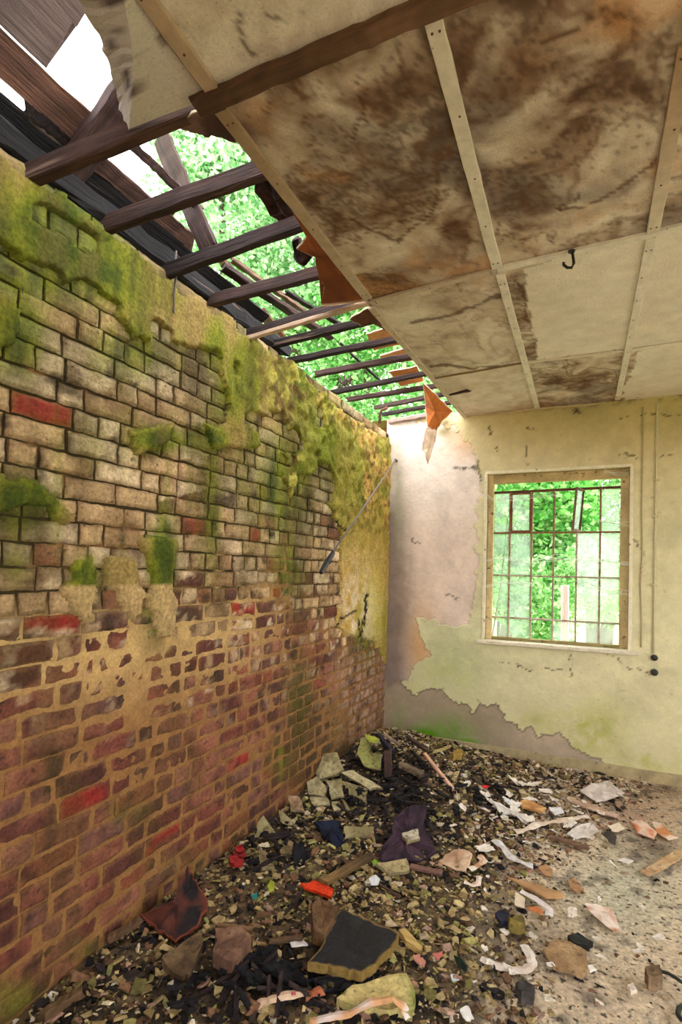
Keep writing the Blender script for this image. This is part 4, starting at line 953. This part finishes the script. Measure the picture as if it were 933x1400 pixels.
piece('sheet', 'sheet', 'crumpled dark purple sheet in the middle of the rubble', Za([(640, 400), (700, 362), (772, 348), (762, 430), (802, 545), (740, 582), (660, 575), (590, 582), (575, 545), (630, 470)]), (66, 46, 60), (42, 28, 42), .008, [.02, .03, .04, .02, .0, .0, .0, .0, .0, .02], 'cloth', .008, .014)
piece('cloth', 'cloth', 'small black rag below the dark blue cloth', Za([(232, 520), (268, 495), (300, 560), (270, 590), (240, 585)]), (26, 24, 32), (16, 15, 20), .008, [.03, .03, .01, .0, .0], 'cloth', .006, .014)
piece('cloth', 'cloth', 'long black rag lying left of the black charred slab', Zd([(100, 470), (160, 430), (220, 470), (310, 500), (370, 540), (350, 575), (260, 560), (180, 520)]), (24, 24, 30), (14, 14, 18), .01, .01, 'cloth', .01, .02)
piece('cloth', 'cloth', 'black rag under the near edge of the black charred slab', Zd([(370, 545), (470, 535), (560, 552), (630, 540), (620, 570), (510, 602), (420, 590)]), (22, 22, 28), (34, 32, 38), .01, .004, 'cloth', .01, .015)
# charred slab and its neighbours
o = piece('charred_slab', 'slab', 'large flat black charred slab with a pale crumbling edge', Zd([(490, 288), (600, 330), (722, 382), (690, 440), (570, 548), (480, 522), (355, 500), (420, 420), (450, 330)]), (13, 13, 17), (22, 22, 28), .03, [.03]*9, 'black', .006, .004, edge=(138, 112, 58), sub_=5)
piece('rusted_sheet', 'sheet', 'rust-red and black scorched board leaning on the brick wall', Ze([(685, 95), (715, 150), (765, 232), (720, 310), (640, 372), (580, 330), (510, 272), (575, 245), (630, 222), (655, 160)]), (92, 48, 38), (30, 26, 29), .014, [.13, .10, .05, .02, .0, .01, .02, .045, .075, .105], 'hard', .007, .008, edge=(126, 64, 44), sub_=4, cn=13)
piece('brick_fragment', 'brick', 'broken brown block with a charred groove at the lower left', Ze([(785, 342), (880, 335), (920, 372), (845, 470), (775, 432), (790, 385)]), (138, 104, 84), (104, 76, 62), .05, .03, 'slab', .006, .004)
piece('brick_fragment', 'brick', 'broken slab below the scorched leaning board', Ze([(640, 400), (740, 335), (735, 400), (690, 500), (650, 505), (585, 440)]), (122, 100, 72), (84, 66, 48), .03, .01, 'slab', .006, .004)
piece('tile_fragment', 'tile', 'bright orange-red tile fragment in the middle of the rubble', Zd([(325, 172), (345, 176), (378, 160), (420, 178), (456, 196), (447, 228), (395, 208), (340, 188)]), (226, 66, 28), (200, 54, 26), .012, .02, 'chip', .002, .002)
for k, (pts, lab) in enumerate([([(40, 72), (70, 66), (98, 80), (92, 98), (58, 106), (38, 92)], 'lower piece of crumpled red plastic at the foot of the wall'), ([(60, 24), (90, 14), (104, 34), (84, 44), (64, 42)], 'upper piece of crumpled red plastic at the foot of the wall'), ([(44, 48), (66, 44), (106, 52), (100, 64), (60, 62)], 'middle piece of crumpled red plastic at the foot of the wall')]):
    piece('red_plastic', 'plastic', lab, Zd(pts), (150, 36, 36), (104, 24, 26), .01, .02, 'cloth', .004, .01)
piece('rock', 'rock', 'brown rock beside the black charred slab', Zd([(365, 285), (400, 255), (440, 275), (466, 302), (460, 352), (420, 402), (375, 380)]), (120, 90, 62), (88, 64, 44), .05, .03, 'slab', .008, .014)
piece('insulation_slab', 'slab', 'yellow-green crumbling slab at the bottom edge', Zd([(468, 638), (540, 590), (640, 562), (742, 546), (790, 650), (770, 702), (640, 690), (560, 672)]), (196, 178, 118), (150, 156, 88), .025, .005, 'slab', .012, .01)
piece('wedge', 'wood', 'yellow wedge of wood right of the black charred slab', Zd([(715, 362), (742, 358), (812, 432), (800, 446), (745, 408)]), (190, 160, 100), (160, 130, 76), .02, .006, 'wood', .002, .002)
piece('plastic_scrap', 'plastic', 'pink scrap right of the black charred slab', Zd([(772, 458), (800, 450), (824, 480), (818, 502), (790, 490)]), (196, 134, 120), None, .004, .006, 'paper', .003, .004)
piece('plastic_scrap', 'plastic', 'pink scrap further right beyond the yellow wedge', Zd([(850, 452), (890, 440), (896, 456), (866, 472)]), (190, 110, 100), None, .004, .006, 'paper', .003, .006)
piece('paper_scrap', 'paper', 'white label scrap on the stick left of the black slab', Zd([(275, 400), (335, 390), (352, 416), (290, 422)]), (214, 210, 208), None, .003, .012, 'paper', .003, .004)
piece('paper_scrap', 'paper', 'crisp white scrap beside the end of the weathered plank', Zd([(598, 146), (622, 134), (644, 150), (634, 172), (606, 174)]), (214, 220, 224), None, .003, .012, 'paper', .003, .006)
piece('plastic_scrap', 'plastic', 'tiny turquoise scrap left of the orange-red tile', Zd([(128, 214), (150, 206), (152, 226), (134, 232)]), (40, 130, 130), None, .004, .01, 'paper', .002, .004)
piece('leaf', 'leaf', 'lime green leaf left of the orange-red tile', Zd([(190, 180), (205, 155), (222, 170), (218, 196), (200, 206)]), (150, 160, 50), (120, 140, 40), .003, .012, 'paper', .002, .004)
piece('leaf', 'leaf', 'green leaf at the upper end of the weathered plank', Zd([(606, 80), (622, 72), (640, 90), (628, 102)]), (130, 170, 50), (110, 150, 44), .003, .012, 'paper', .002, .004)
# printed wrappers
def wrapper(path, wd, lab, c, c2, letters=None, lift=None):
    o = strip('wrapper', 'wrapper', lab, path, wd, c, c2, lift, 'paper', twist=.25)
    if letters:
        P, ch, hgt = letters; mb = MB(); cR = (190, 40, 60)
        for (x, y), g in zip(P, ch):
            b = onheap(x, y, .021); e = onheap(x+7, y-1.5, .021); d = (e-b)/np.linalg.norm(e-b); t = np.array([-d[1], d[0], .35]); t /= np.linalg.norm(t); nrm = np.cross(d, t)
            def bar(u0, v0, u1, v1):
                mb.beam(b+d*u0+t*v0, b+d*u1+t*v1, .0035, .0016, cR, up=nrm, n=1)
            s_ = hgt
            if g == 'H': bar(0, 0, 0, s_); bar(s_*.8, 0, s_*.8, s_); bar(0, s_/2, s_*.8, s_/2)
            if g == 'I': bar(0, 0, 0, s_)
        k = sub(mb, 'print', 'metal', o); k['label'] = 'red letters printed on the wrapper'; k['kind'] = 'stuff'
    return o
wrapper(Zd([(150, 655), (200, 635), (260, 618), (330, 606)]), .035, 'crumpled wrapper with red letters at the bottom left of the rubble', (230, 220, 214), (216, 186, 160), (Zd([(258, 624), (292, 616)]), 'HH', .011), [.0, .012, .014, .004])
wrapper(Zd([(345, 620), (378, 606), (412, 596)]), .036, 'small folded wrapper end beside the one with red letters', (208, 160, 130), (170, 100, 66), (Zd([(392, 612)]), 'I', .01), [.0, .01, .004])
wrapper(Zd([(360, 722), (440, 702), (520, 690), (600, 645), (690, 630), (735, 660), (756, 710)]), .028, 'long curling orange and white wrapper strip at the bottom edge', (226, 216, 214), (212, 160, 116), None, [.0, .01, .014, .03, .035, .02, .0])
piece('paper_scrap', 'paper', 'torn brown paper left of the wrapper with red letters', Zd([(95, 650), (125, 615), (160, 645), (140, 690), (105, 700)]), (190, 150, 120), (150, 110, 84), .003, [.0, .02, .02, .0, .0], 'paper', .004, .008)
# strips, papers and cards on the right
strip('paper_strip', 'paper strip', 'white L shaped paper strip at the lower right of the rubble', Zc_([(206, 424), (262, 450), (320, 466), (366, 466), (394, 446), (384, 412), (362, 376)]), .034, (222, 212, 204), (206, 190, 178), [.002, .002, .002, .004, .006, .006, .004], twist=.1)
piece('board_fragment', 'board', 'round-cornered tan board fragment right of the white L shaped strip', Zc_([(430, 396), (480, 360), (540, 374), (588, 402), (592, 466), (574, 496), (545, 480), (468, 460)]), (170, 140, 104), (146, 116, 84), .012, .006, 'slab', .005, .003, sub_=4)
piece('board_fragment', 'board', 'long tan board fragment above the folded white card', Zc_([(300, 130), (340, 140), (430, 165), (508, 190), (500, 206), (442, 206), (350, 162)]), (186, 146, 104), (160, 122, 84), .006, .006, 'hard', .003, .003)
piece('board_fragment', 'board', 'small oval tan board fragment on the bare floor', Zc_([(520, 142), (546, 134), (578, 176), (550, 187), (528, 170)]), (190, 148, 110), (160, 120, 88), .006, .004, 'slab', .003, .003)
piece('board_fragment', 'board', 'small tan flake above the long tan board fragment', Zc_([(415, 96), (440, 84), (466, 104), (460, 124), (424, 118)]), (180, 138, 100), (160, 122, 90), .006, .004, 'slab', .003, .003)
piece('card', 'card', 'folded cream card left of the bare floor', Zc_([(331, 182), (366, 208), (362, 242), (328, 232)]), (222, 206, 182), None, .003, [.02, .02, .004, .004], 'paper', .001, .001)
strip('paper_strip', 'paper strip', 'straight white strip joined to the folded cream card', Zc_([(352, 182), (400, 206), (455, 244), (452, 270)]), .03, (232, 228, 230), (216, 206, 204), [.015, .016, .012, .004], twist=.15)
piece('leaf', 'leaf', 'orange-brown dry leaf under the folded white strip', Zc_([(376, 238), (400, 236), (428, 250), (424, 266), (404, 256), (386, 252)]), (196, 116, 66), None, .002, .008, 'paper', .003, .006)
piece('wrapper', 'wrapper', 'orange and white wrapper lying on the bare floor', Zc_([(580, 224), (620, 228), (676, 242), (712, 318), (690, 326), (656, 306), (600, 252)]), (226, 210, 198), (196, 116, 62), .003, [.01, .014, .012, .002, .002, .006, .01], 'paper', .004, .005)
piece('pebble', 'pebble', 'white pebble on the bare floor beside the folded strip', Zc_([(516, 252), (530, 245), (552, 250), (554, 262), (534, 269), (518, 264)]), (226, 214, 200), None, .02, .006, 'chip', .002, .003)
piece('rock', 'rock', 'round brown lump on the bare floor near the black wire', Zc_([(798, 482), (822, 466), (852, 472), (864, 496), (848, 516), (812, 514)]), (150, 126, 100), (120, 98, 76), .05, .03, 'slab', .004, .008)
piece('rock', 'rock', 'mossy yellow stone near the folded white strip', Zc_([(304, 296), (330, 282), (362, 292), (368, 312), (340, 324), (308, 318)]), (136, 118, 60), (104, 92, 52), .04, .02, 'slab', .004, .008)
piece('stone', 'stone', 'dark blue-grey stone among buff pebbles', Zc_([(258, 266), (284, 254), (308, 270), (304, 300), (276, 304)]), (52, 54, 72), (34, 36, 48), .02, .01, 'chip', .003, .005)
piece('rubber_scrap', 'rubber', 'flat black rubber scrap above the round-cornered tan board', Zc_([(518, 352), (556, 338), (610, 372), (598, 386), (540, 376)]), (34, 34, 36), (22, 22, 24), .02, .008, 'black', .004, .006)
piece('stone', 'stone', 'grey slate lump below the white L shaped strip', Zc_([(326, 528), (352, 510), (398, 540), (396, 580), (350, 578)]), (84, 80, 78), (60, 56, 56), .03, .012, 'slab', .005, .008)
piece('bottle_shard', 'glass', 'dark green curved bottle shard left of the white L shaped strip', Zc_([(108, 412), (134, 420), (158, 452), (150, 474), (124, 454)]), (22, 44, 34), (16, 32, 26), .01, [.02, .03, .02, .0, .0], 'metal', .001, .004)
piece('paper_scrap', 'paper', 'small white scrap beside the round-cornered tan board', Zc_([(590, 452), (608, 446), (622, 466), (600, 476)]), (232, 226, 220), None, .004, .006, 'paper', .002, .003)
piece('paper_scrap', 'paper', 'small white crumb on the floor below the round lump', Zc_([(736, 524), (756, 518), (772, 544), (748, 552)]), (230, 216, 204), None, .012, .006, 'chip', .002, .003)
piece('paper_scrap', 'paper', 'white torn scrap at the bottom edge below the green shard', Zc_([(130, 604), (160, 596), (182, 640), (160, 652), (140, 640)]), (226, 222, 220), None, .003, .01, 'paper', .003, .006)
piece('paper_scrap', 'paper', 'pale blue-white scrap beside the green shard', Zc_([(92, 488), (112, 480), (126, 496), (106, 506)]), (206, 214, 220), None, .003, .01, 'paper', .003, .004)
mb = MB(); mb.tube([onheap(*q, .01) for q in Zc_([(856, 470), (884, 478), (910, 494), (940, 515)])], .006, (24, 24, 24), 8); tag(mb.build('wire', 'metal', smooth=True), 'black wire curving out at the right edge', 'wire')
mb = MB(); mb.tube([onheap(*q, .012) for q in Zc_([(944, 590), (922, 604), (918, 626), (930, 644), (950, 650)])], .008, (24, 24, 24), 8); tag(mb.build('hose', 'metal', smooth=True), 'looped black hose end at the bottom right edge', 'hose')
piece('carton', 'carton', 'flattened white carton near the window wall', Zb([(540, 228), (590, 200), (650, 190), (712, 236), (650, 262), (606, 272)]), (226, 214, 208), (196, 184, 180), .004, [.01, .03, .03, .02, .01, .004], 'paper', .004, .008)
piece('board_fragment', 'board', 'long pinkish board strip across the right of the rubble', Zb([(488, 258), (520, 262), (610, 290), (692, 322), (680, 330), (590, 302), (498, 268)]), (206, 178, 160), (180, 150, 130), .008, .008, 'slab', .003, .003)
strip('paper_strip', 'paper strip', 'longest white paper strip, lying across the rubble below the carton', Zb([(292, 386), (340, 376), (380, 356), (450, 346), (520, 334), (572, 326)]), .042, (224, 212, 198), (206, 186, 166), [.005, .01, .016, .02, .014, .006])
piece('paper_scrap', 'paper', 'crumpled white paper below the longest paper strip', Zb([(490, 392), (540, 356), (586, 348), (612, 380), (585, 405), (530, 410)]), (222, 216, 212), (190, 180, 170), .003, [.006, .03, .03, .01, .006, .006], 'paper', .004, .01)
piece('paper_scrap', 'paper', 'white curled paper at the left of the scattered papers', Zb([(204, 268), (235, 272), (262, 290), (330, 322), (348, 356), (318, 346), (290, 316), (236, 316)]), (224, 222, 220), (200, 194, 188), .003, [.03, .02, .01, .015, .004, .004, .004, .01], 'paper', .003, .008)
strip('paper_strip', 'paper strip', 'short bluish white strip above the white curled paper', Zb([(248, 252), (275, 270), (325, 288)]), .03, (214, 218, 226), (224, 220, 216), [.02, .014, .004])
piece('paper_cup', 'paper', 'crushed tan paper cup among the white papers', Zb([(312, 268), (340, 260), (380, 280), (412, 296), (400, 314), (360, 300), (318, 290)]), (206, 160, 104), (182, 128, 76), .01, .02, 'paper', .003, .008)
strip('paper_strip', 'paper strip', 'white curling strip left of the bare floor', Zb([(214, 416), (248, 446), (276, 482), (320, 504), (362, 518)]), .04, (218, 218, 222), (200, 196, 194), [.004, .014, .012, .01, .004])
plank('wood_strip', 'wood', 'flat brown wood strip on the bare floor below the papers', Zb([(430, 404)])[0], Zb([(574, 446)])[0], .04, .012, (110, 84, 66))
piece('wrapper', 'wrapper', 'orange stained wrapper, left of the two near the right edge', Zb([(738, 346), (770, 336), (800, 356), (838, 386), (826, 412), (790, 400), (762, 390)]), (222, 196, 176), (206, 110, 60), .003, [.01, .02, .016, .014, .004, .004, .004], 'paper', .003, .006)
piece('wrapper', 'wrapper', 'orange stained wrapper, right of the two near the right edge', Zb([(818, 346), (850, 350), (880, 380), (916, 408), (880, 418), (842, 392)]), (226, 204, 186), (206, 140, 90), .003, [.01, .02, .014, .008, .004, .004], 'paper', .003, .006)
piece('paper_scrap', 'paper', 'star shaped cream scrap between papers and wrappers', Zb([(650, 364), (690, 350), (712, 370), (690, 384), (664, 382)]), (226, 212, 190), None, .003, .008, 'paper', .005, .005)
piece('board_fragment', 'board', 'long tan board lying on the dirt at the right edge', Zb([(775, 538), (850, 492), (920, 452), (946, 462), (934, 482), (870, 524), (806, 554)]), (206, 178, 142), (184, 150, 112), .008, .012, 'slab', .003, .003)
piece('sheet', 'sheet', 'torn tan sheet left of the dry white curl', Zb([(0, 502), (40, 462), (75, 448), (132, 470), (120, 510), (104, 536), (50, 528)]), (206, 178, 150), (176, 142, 114), .006, [.0, .03, .05, .04, .02, .01, .0], 'paper', .006, .008)
strip('paper_strip', 'paper strip', 'white and brown curl right of the torn tan sheet', Zb([(155, 478), (176, 494), (150, 515), (118, 530)]), .034, (228, 216, 204), (190, 140, 96), [.02, .02, .012, .01])
strip('paper_strip', 'paper strip', 'small white hook shaped curl below the torn tan sheet', Zb([(100, 576), (125, 590), (152, 584), (156, 556)]), .026, (228, 216, 206), (206, 140, 84), [.01, .006, .01, .02])
piece('plastic_scrap', 'plastic', 'red scrap on the dark heap near the window wall', Zb([(164, 210), (182, 206), (197, 212), (178, 218)]), (196, 40, 46), None, .006, .02, 'cloth', .002, .004)
piece('paper_scrap', 'paper', 'white scrap right of the crushed paper cup', Zb([(420, 294), (470, 290), (482, 312), (446, 322)]), (220, 218, 222), None, .003, .012, 'paper', .003, .006)
piece('paper_scrap', 'paper', 'white scrap alone on the bare floor near the tan board', Zb([(688, 494), (715, 486), (746, 496), (728, 506)]), (220, 214, 208), None, .004, .006, 'paper', .003, .004)
piece('felt_scrap', 'felt', 'dark grey triangular scrap right of the crumpled white paper', Zb([(628, 392), (650, 378), (684, 404), (676, 436), (652, 420)]), (70, 64, 60), (52, 46, 44), .005, [.01, .03, .02, .004, .004], 'cloth', .003, .006)
piece('brick_fragment', 'brick', 'yellow brick piece by the window wall in the far corner', Za([(870, 148), (890, 134), (912, 142), (910, 164), (876, 166)]), (190, 160, 84), (160, 130, 66), .03, .02, 'slab', .003, .004)
# timber in the far corner
plank('wood_strip', 'wood', 'clean pinkish stick slanting out of the far corner heap', Za([(760, 146)])[0], Za([(884, 302)])[0], .024, .016, (196, 150, 124), (210, 170, 148), lp=.07, lq=.0)
plank('plank', 'plank', 'short dark upright board standing on the far corner heap', Za([(616, 240)])[0], Za([(614, 134)])[0], .05, .012, (62, 46, 44), (84, 62, 56), lp=.01, lq=.1, up=(0, -1, .2))
plank('plank', 'plank', 'weathered plank with a yellow face running towards the orange-red tile', Zd([(415, 165)])[0], Zd([(606, 58)])[0], .04, .022, (132, 104, 64), (70, 52, 40), lp=.02, lq=.01)
plank('stick', 'wood', 'yellowish stick at the foot of the window wall in the corner', Za([(800, 140)])[0], Za([(862, 118)])[0], .02, .016, (180, 164, 110), lp=.02, lq=.03)
plank('plank', 'plank', 'grey splintered chunk of wood right of the dark upright board', Za([(664, 190)])[0], Za([(752, 232)])[0], .06, .03, (122, 106, 84), (90, 76, 62), lp=.03, lq=.02, jit=.005)
plank('plank', 'plank', 'pale board end propped in the very corner', Za([(596, 66)])[0], Za([(660, 112)])[0], .05, .012, (150, 124, 106), (110, 90, 78), lp=.14, lq=.06)
plank('plank', 'plank', 'dark bar leaning in the very corner', Za([(572, 70)])[0], Za([(634, 142)])[0], .03, .03, (40, 36, 48), mat='char', lp=.13, lq=.06)
plank('plank', 'plank', 'dark board sloping from the corner along the window wall', Za([(690, 76)])[0], Za([(768, 136)])[0], .03, .016, (64, 46, 42), mat='char', lp=.1, lq=.05)
plank('plank', 'plank', 'flat brown board end under the torn tan sheet', Zd([(760, 100)])[0], Zd([(888, 128)])[0], .035, .012, (116, 84, 76))
plank('stick', 'wood', 'dark stick lying left of the black charred slab', Zd([(198, 402)])[0], Zd([(330, 384)])[0], .018, .016, (88, 66, 46), lp=.01, lq=.01)
plank('stick', 'wood', 'brown stick at the left beside the broken brown block', Zd([(-6, 340)])[0], Zd([(126, 356)])[0], .022, .02, (130, 100, 72), lp=.01, lq=.01)
plank('stick', 'wood', 'thin dark stick right of the orange-red tile', Zd([(636, 170)])[0], Zd([(712, 218)])[0], .01, .008, (84, 62, 52))
plank('stick', 'wood', 'mouldered branch at the bottom left along the wall', Ze([(150, 640)])[0], Ze([(300, 548)])[0], .03, .026, (104, 80, 56), jit=.004)
plank('stick', 'wood', 'mouldered branch lying above the other at the bottom left', Ze([(400, 352)])[0], Ze([(510, 292)])[0], .03, .02, (96, 72, 52), jit=.004, lp=.01, lq=.03)

# charred timber heap: one of each kind, then copies
BL = lambda *a: a
def charbits():
    proto = []
    for k in range(5):
        mb = MB(); ln = (.07, .10, .14, .18, .055)[k]; wd = (.02, .016, .018, .014, .03)[k]
        mb.beam((-ln/2, 0, wd*.35), (ln/2, .0, wd*.35), wd, wd*.7, ((30, 27, 31), (24, 23, 28), (44, 34, 36), (52, 40, 40), (20, 20, 25))[k], n=8, jit=.003, ragged=.012, cvar=.4, seed=k+40)
        o = mb.build('charred_timber', 'char', origin=(0, 0, 0)); proto.append(o)
    zones = [((520, 1095), (62, 22), 46, 'charred stick in the black heap below the far corner', 'charred sticks below the far corner'),
             ((560, 1048), (36, 24), 26, 'charred stick piled in the far corner by the window wall', 'charred sticks in the far corner'),
             ((655, 1085), (50, 22), 20, 'charred stick in the dark patch below the window wall', 'charred sticks below the window wall'),
             ((350, 1345), (80, 28), 26, 'charred stick in the black patch at the bottom left', 'charred sticks at the bottom left'),
             ((390, 1150), (50, 34), 22, 'charred stick in the rubble around the dark blue cloth', 'charred sticks round the dark blue cloth')]
    first = set(range(5))
    for (cx, cy), (rx, ry), n, lab, grp in zones:
        for i in range(n):
            k = rnd.randrange(5)
            if k in first: o = proto[k]; first.discard(k)
            else: o = proto[k].copy(); COL.objects.link(o)
            x = cx+rnd.gauss(0, .6)*rx; y = cy+rnd.gauss(0, .6)*ry
            p = onheap(x, y, rnd.uniform(0, .02)); p[0] = max(p[0], .06); p[1] = min(p[1], D-.14)
            o.location = p; o.rotation_euler = (rnd.uniform(-.2, .2), rnd.uniform(-.25, .25), rnd.uniform(0, 6.28)); s_ = rnd.uniform(.7, 1.15)
            o.scale = (s_, s_, s_); tag(o, lab, 'charred wood', grp)
    for k in first: bpy.data.objects.remove(proto[k])
charbits()

# plaster chips: the loose field, and the chips that show largest as things
def chip_geo(r, s):
    n = r.randint(4, 6); a0 = r.random()*6; th = s*r.uniform(.08, .22)
    A = [a0+6.283*(j+r.uniform(-.3, .3))/n for j in range(n)]; R_ = [s*.56*r.uniform(.5, 1.25) for _ in range(n)]; el = r.uniform(.5, 1)
    T = [(math.cos(a)*q*.9, math.sin(a)*q*el*.9, th+r.uniform(-.15, .15)*th) for a, q in zip(A, R_)]; B = [(math.cos(a)*q*1.05, math.sin(a)*q*el*1.05, 0) for a, q in zip(A, R_)]
    F_ = [tuple(range(n))]+[(j, n+j, n+(j+1) % n, (j+1) % n) for j in range(n)]+[tuple(range(2*n-1, n-1, -1))]
    return np.array(T+B), F_
PAL = dict(buff=[(176, 154, 108), (160, 138, 94), (190, 170, 124), (146, 126, 84)], olive=[(140, 132, 78), (120, 112, 66), (156, 150, 92)], dark=[(34, 30, 32), (46, 40, 40), (26, 24, 28), (60, 50, 46)],
           brown=[(112, 84, 62), (92, 68, 50), (132, 98, 72)], pale=[(206, 190, 160), (214, 204, 186), (196, 176, 146)], pink=[(176, 146, 126), (164, 126, 108)])
ZON = [  # px, py, rx, ry, weights buff olive dark brown pale pink
    ((400, 1180), (110, 60), (5, 3, 2.5, 2, 1.2, .2)), ((540, 1210), (90, 50), (4, 2, 2, 2, 1.2, .4)), ((300, 1290), (90, 60), (3.5, 1, 3.5, 3, .6, .2)), ((600, 1300), (80, 70), (5, 2.5, 1.5, 2.5, .8, .4)),
    ((520, 1095), (80, 30), (1, .5, 6, 1, .5, .2)), ((640, 1110), (60, 40), (2.5, 2, 3, 1.5, 2, .5)), ((620, 1050), (70, 24), (2, 1.5, 3, 2, 1.5, .4)), ((740, 1100), (80, 36), (1, .2, 2, 2, 4, 1.4)),
    ((760, 1190), (70, 60), (1.2, .3, 1.4, 2, 3, 1)), ((440, 1370), (160, 30), (3, 1.5, 3, 2.5, 1, .4)), ((700, 1370), (110, 40), (2.5, .5, 1.5, 2.5, 2.5, 1.2)), ((860, 1300), (80, 90), (1, .2, 1.2, 2, 3, 1))]
KEYS = list(PAL)
def pal_at(x, y, r):
    ws = np.zeros(6)+1e-3
    for c, rad, w_ in ZON: ws += np.array(w_)*math.exp(-(((x-c[0])/rad[0])**2+((y-c[1])/rad[1])**2))
    for (bx, by, rx, ry) in [(520, 1090, 60, 22), (380, 1345, 90, 24), (560, 1150, 40, 36), (390, 1135, 36, 26), (270, 1350, 40, 40)]: ws[2] += 9*math.exp(-(((x-bx)/rx)**2+((y-by)/ry)**2))*ws.sum()/8
    return r.choices(KEYS, ws)[0]
EDGE = ([1000, 1060, 1120, 1200, 1300, 1400], [800, 860, 800, 700, 690, 700])
def field(n, smin, smax, seed, sparse):
    r = random.Random(seed); out = []; tries = 0
    while len(out) < n and tries < n*30:
        tries += 1
        X = r.uniform(.01, 2.2); Y = r.uniform(.75, D-.04); px, py = PX(np.array([[X, Y, .02]])); px = px[0]; py = py[0]
        if not (-40 < px < 975 and py < 1450): continue
        e = px-np.interp(py, *EDGE)
        pr = 1 if e < -40 else (1-.8*min(1, (e+40)/120) if e < 80 else .2*sparse)
        if r.random() > pr: continue
        s = smin*(smax/smin)**(r.random()**2.2)
        if e > 40: s *= .62
        out.append((X, Y, px, py, s, e))
    return out, r
items, r = field(17000, .011, .052, 5, .5)
Vs = []; Fs = []; Cs = []; nv = 0
for (X, Y, px, py, s, e) in items:
    T, F_ = chip_geo(r, s); Rm = np.array(Matrix.Rotation(r.uniform(0, 6.28), 3, 'Z') @ Matrix.Rotation(r.gauss(0, .34), 3, 'X') @ Matrix.Rotation(r.gauss(0, .34), 3, 'Y'))
    T = T @ Rm.T; T = T + np.array([X, Y, fz(X, Y)+r.uniform(-.004, .016)*(1 if e < 0 else .2)]); T[:, 0] = np.maximum(T[:, 0], .012)
    c = L(r.choice(PAL[pal_at(px, py, r)]))*r.uniform(.6, 1.2); Vs.append(T); Cs.append(np.repeat(c[None], len(T), 0)); Fs += [tuple(q+nv for q in f_) for f_ in F_]; nv += len(T)
mb = MB(); mb.add(np.concatenate(Vs), Fs, np.concatenate(Cs)); tag(mb.build('small_rubble', 'chip'), 'small broken plaster, brick crumbs and soot strewn over the floor', 'rubble', kind='stuff')
SH = {}
for key in KEYS:
    for v in range(6):
        rr_ = random.Random(hash((v, len(key)))); T, F_ = chip_geo(random.Random(v*13+len(key)*101), .06); c = L(PAL[key][v % len(PAL[key])])*rr_.uniform(.85, 1.1)
        me = bpy.data.meshes.new('chip_'+key); me.from_pydata(T.tolist(), [], F_); n = len(T)
        a = me.attributes.new('col', 'FLOAT_COLOR', 'POINT'); Cc = np.ones((n, 4), np.float32); Cc[:, :3] = c; a.data.foreach_set('color', Cc.ravel())
        b = me.attributes.new('tex', 'FLOAT_VECTOR', 'POINT'); b.data.foreach_set('vector', (T+v).astype(np.float32).ravel()); me.materials.append(M['chip']); SH[key, v] = me
AREA = [('beside the foot of the brick wall', lambda x, y: x < np.interp(y, [1000, 1400], [590, 150])), ('near the window wall', lambda x, y: y < 1105), ('at the right on the bare floor', lambda x, y: x > np.interp(y, *EDGE)),
        ('around the black charred slab', lambda x, y: y > 1225 and x < 600), ('right of the black charred slab', lambda x, y: y > 1225), ('in the middle of the rubble', lambda x, y: True)]
WORD = dict(buff='buff plaster chip', olive='mossy olive plaster chip', dark='blackened charred chip', brown='brown brick chip', pale='pale plaster flake', pink='pinkish plaster flake')
items, r = field(290, .040, .085, 77, .8)
for (X, Y, px, py, s, e) in items:
    key = pal_at(px, py, r); o = bpy.data.objects.new(WORD[key].split()[-2]+'_'+WORD[key].split()[-1], SH[key, r.randrange(6)]); COL.objects.link(o)
    o.location = (max(X, .045), min(Y, D-.07), fz(X, Y)+.006+(.008 if e < 0 else 0)); o.rotation_euler = (r.gauss(0, .28), r.gauss(0, .28), r.uniform(0, 6.28)); q = s/.06; o.scale = (q, q, q*.8)
    where = next(a for a, f in AREA if f(px, py)); tag(o, 'fist sized or smaller %s %s' % (WORD[key], where), 'rubble chip', '%ss %s' % (WORD[key], where))

# torn paper flakes scattered under the window wall: one, then copies
mb = MB(); mb.sheet([(-.03, -.02, .004), (.005, -.03, .008), (.035, -.012, .006), (.028, .02, .014), (-.004, .028, .006), (-.034, .012, .003)], .002, (226, 218, 208), .006, 4, .006, c2=(206, 190, 172), seed=5)
flake = mb.build('paper_flake', 'paper', origin=(0, 0, 0)); fr_ = random.Random(21)
for i in range(58):
    o = flake if i == 0 else flake.copy()
    if i: COL.objects.link(o)
    far = i < 40; p = onheap(fr_.gauss(735, 55) if far else fr_.uniform(640, 930), fr_.gauss(1098, 22) if far else fr_.uniform(1140, 1330), .012); p[1] = min(p[1], D-.08)
    o.location = p; o.rotation_euler = (fr_.gauss(0, .2), fr_.gauss(0, .2), fr_.uniform(0, 6.28)); q = fr_.uniform(.5, 1.4)*(1 if far else .5); o.scale = (q, q*fr_.uniform(.5, 1), q)
    tag(o, 'torn pale paper flake among the papers below the window wall' if far else 'torn pale paper flake lying on the bare floor at the right', 'paper', 'paper flakes below the window wall' if far else 'paper flakes on the bare floor')
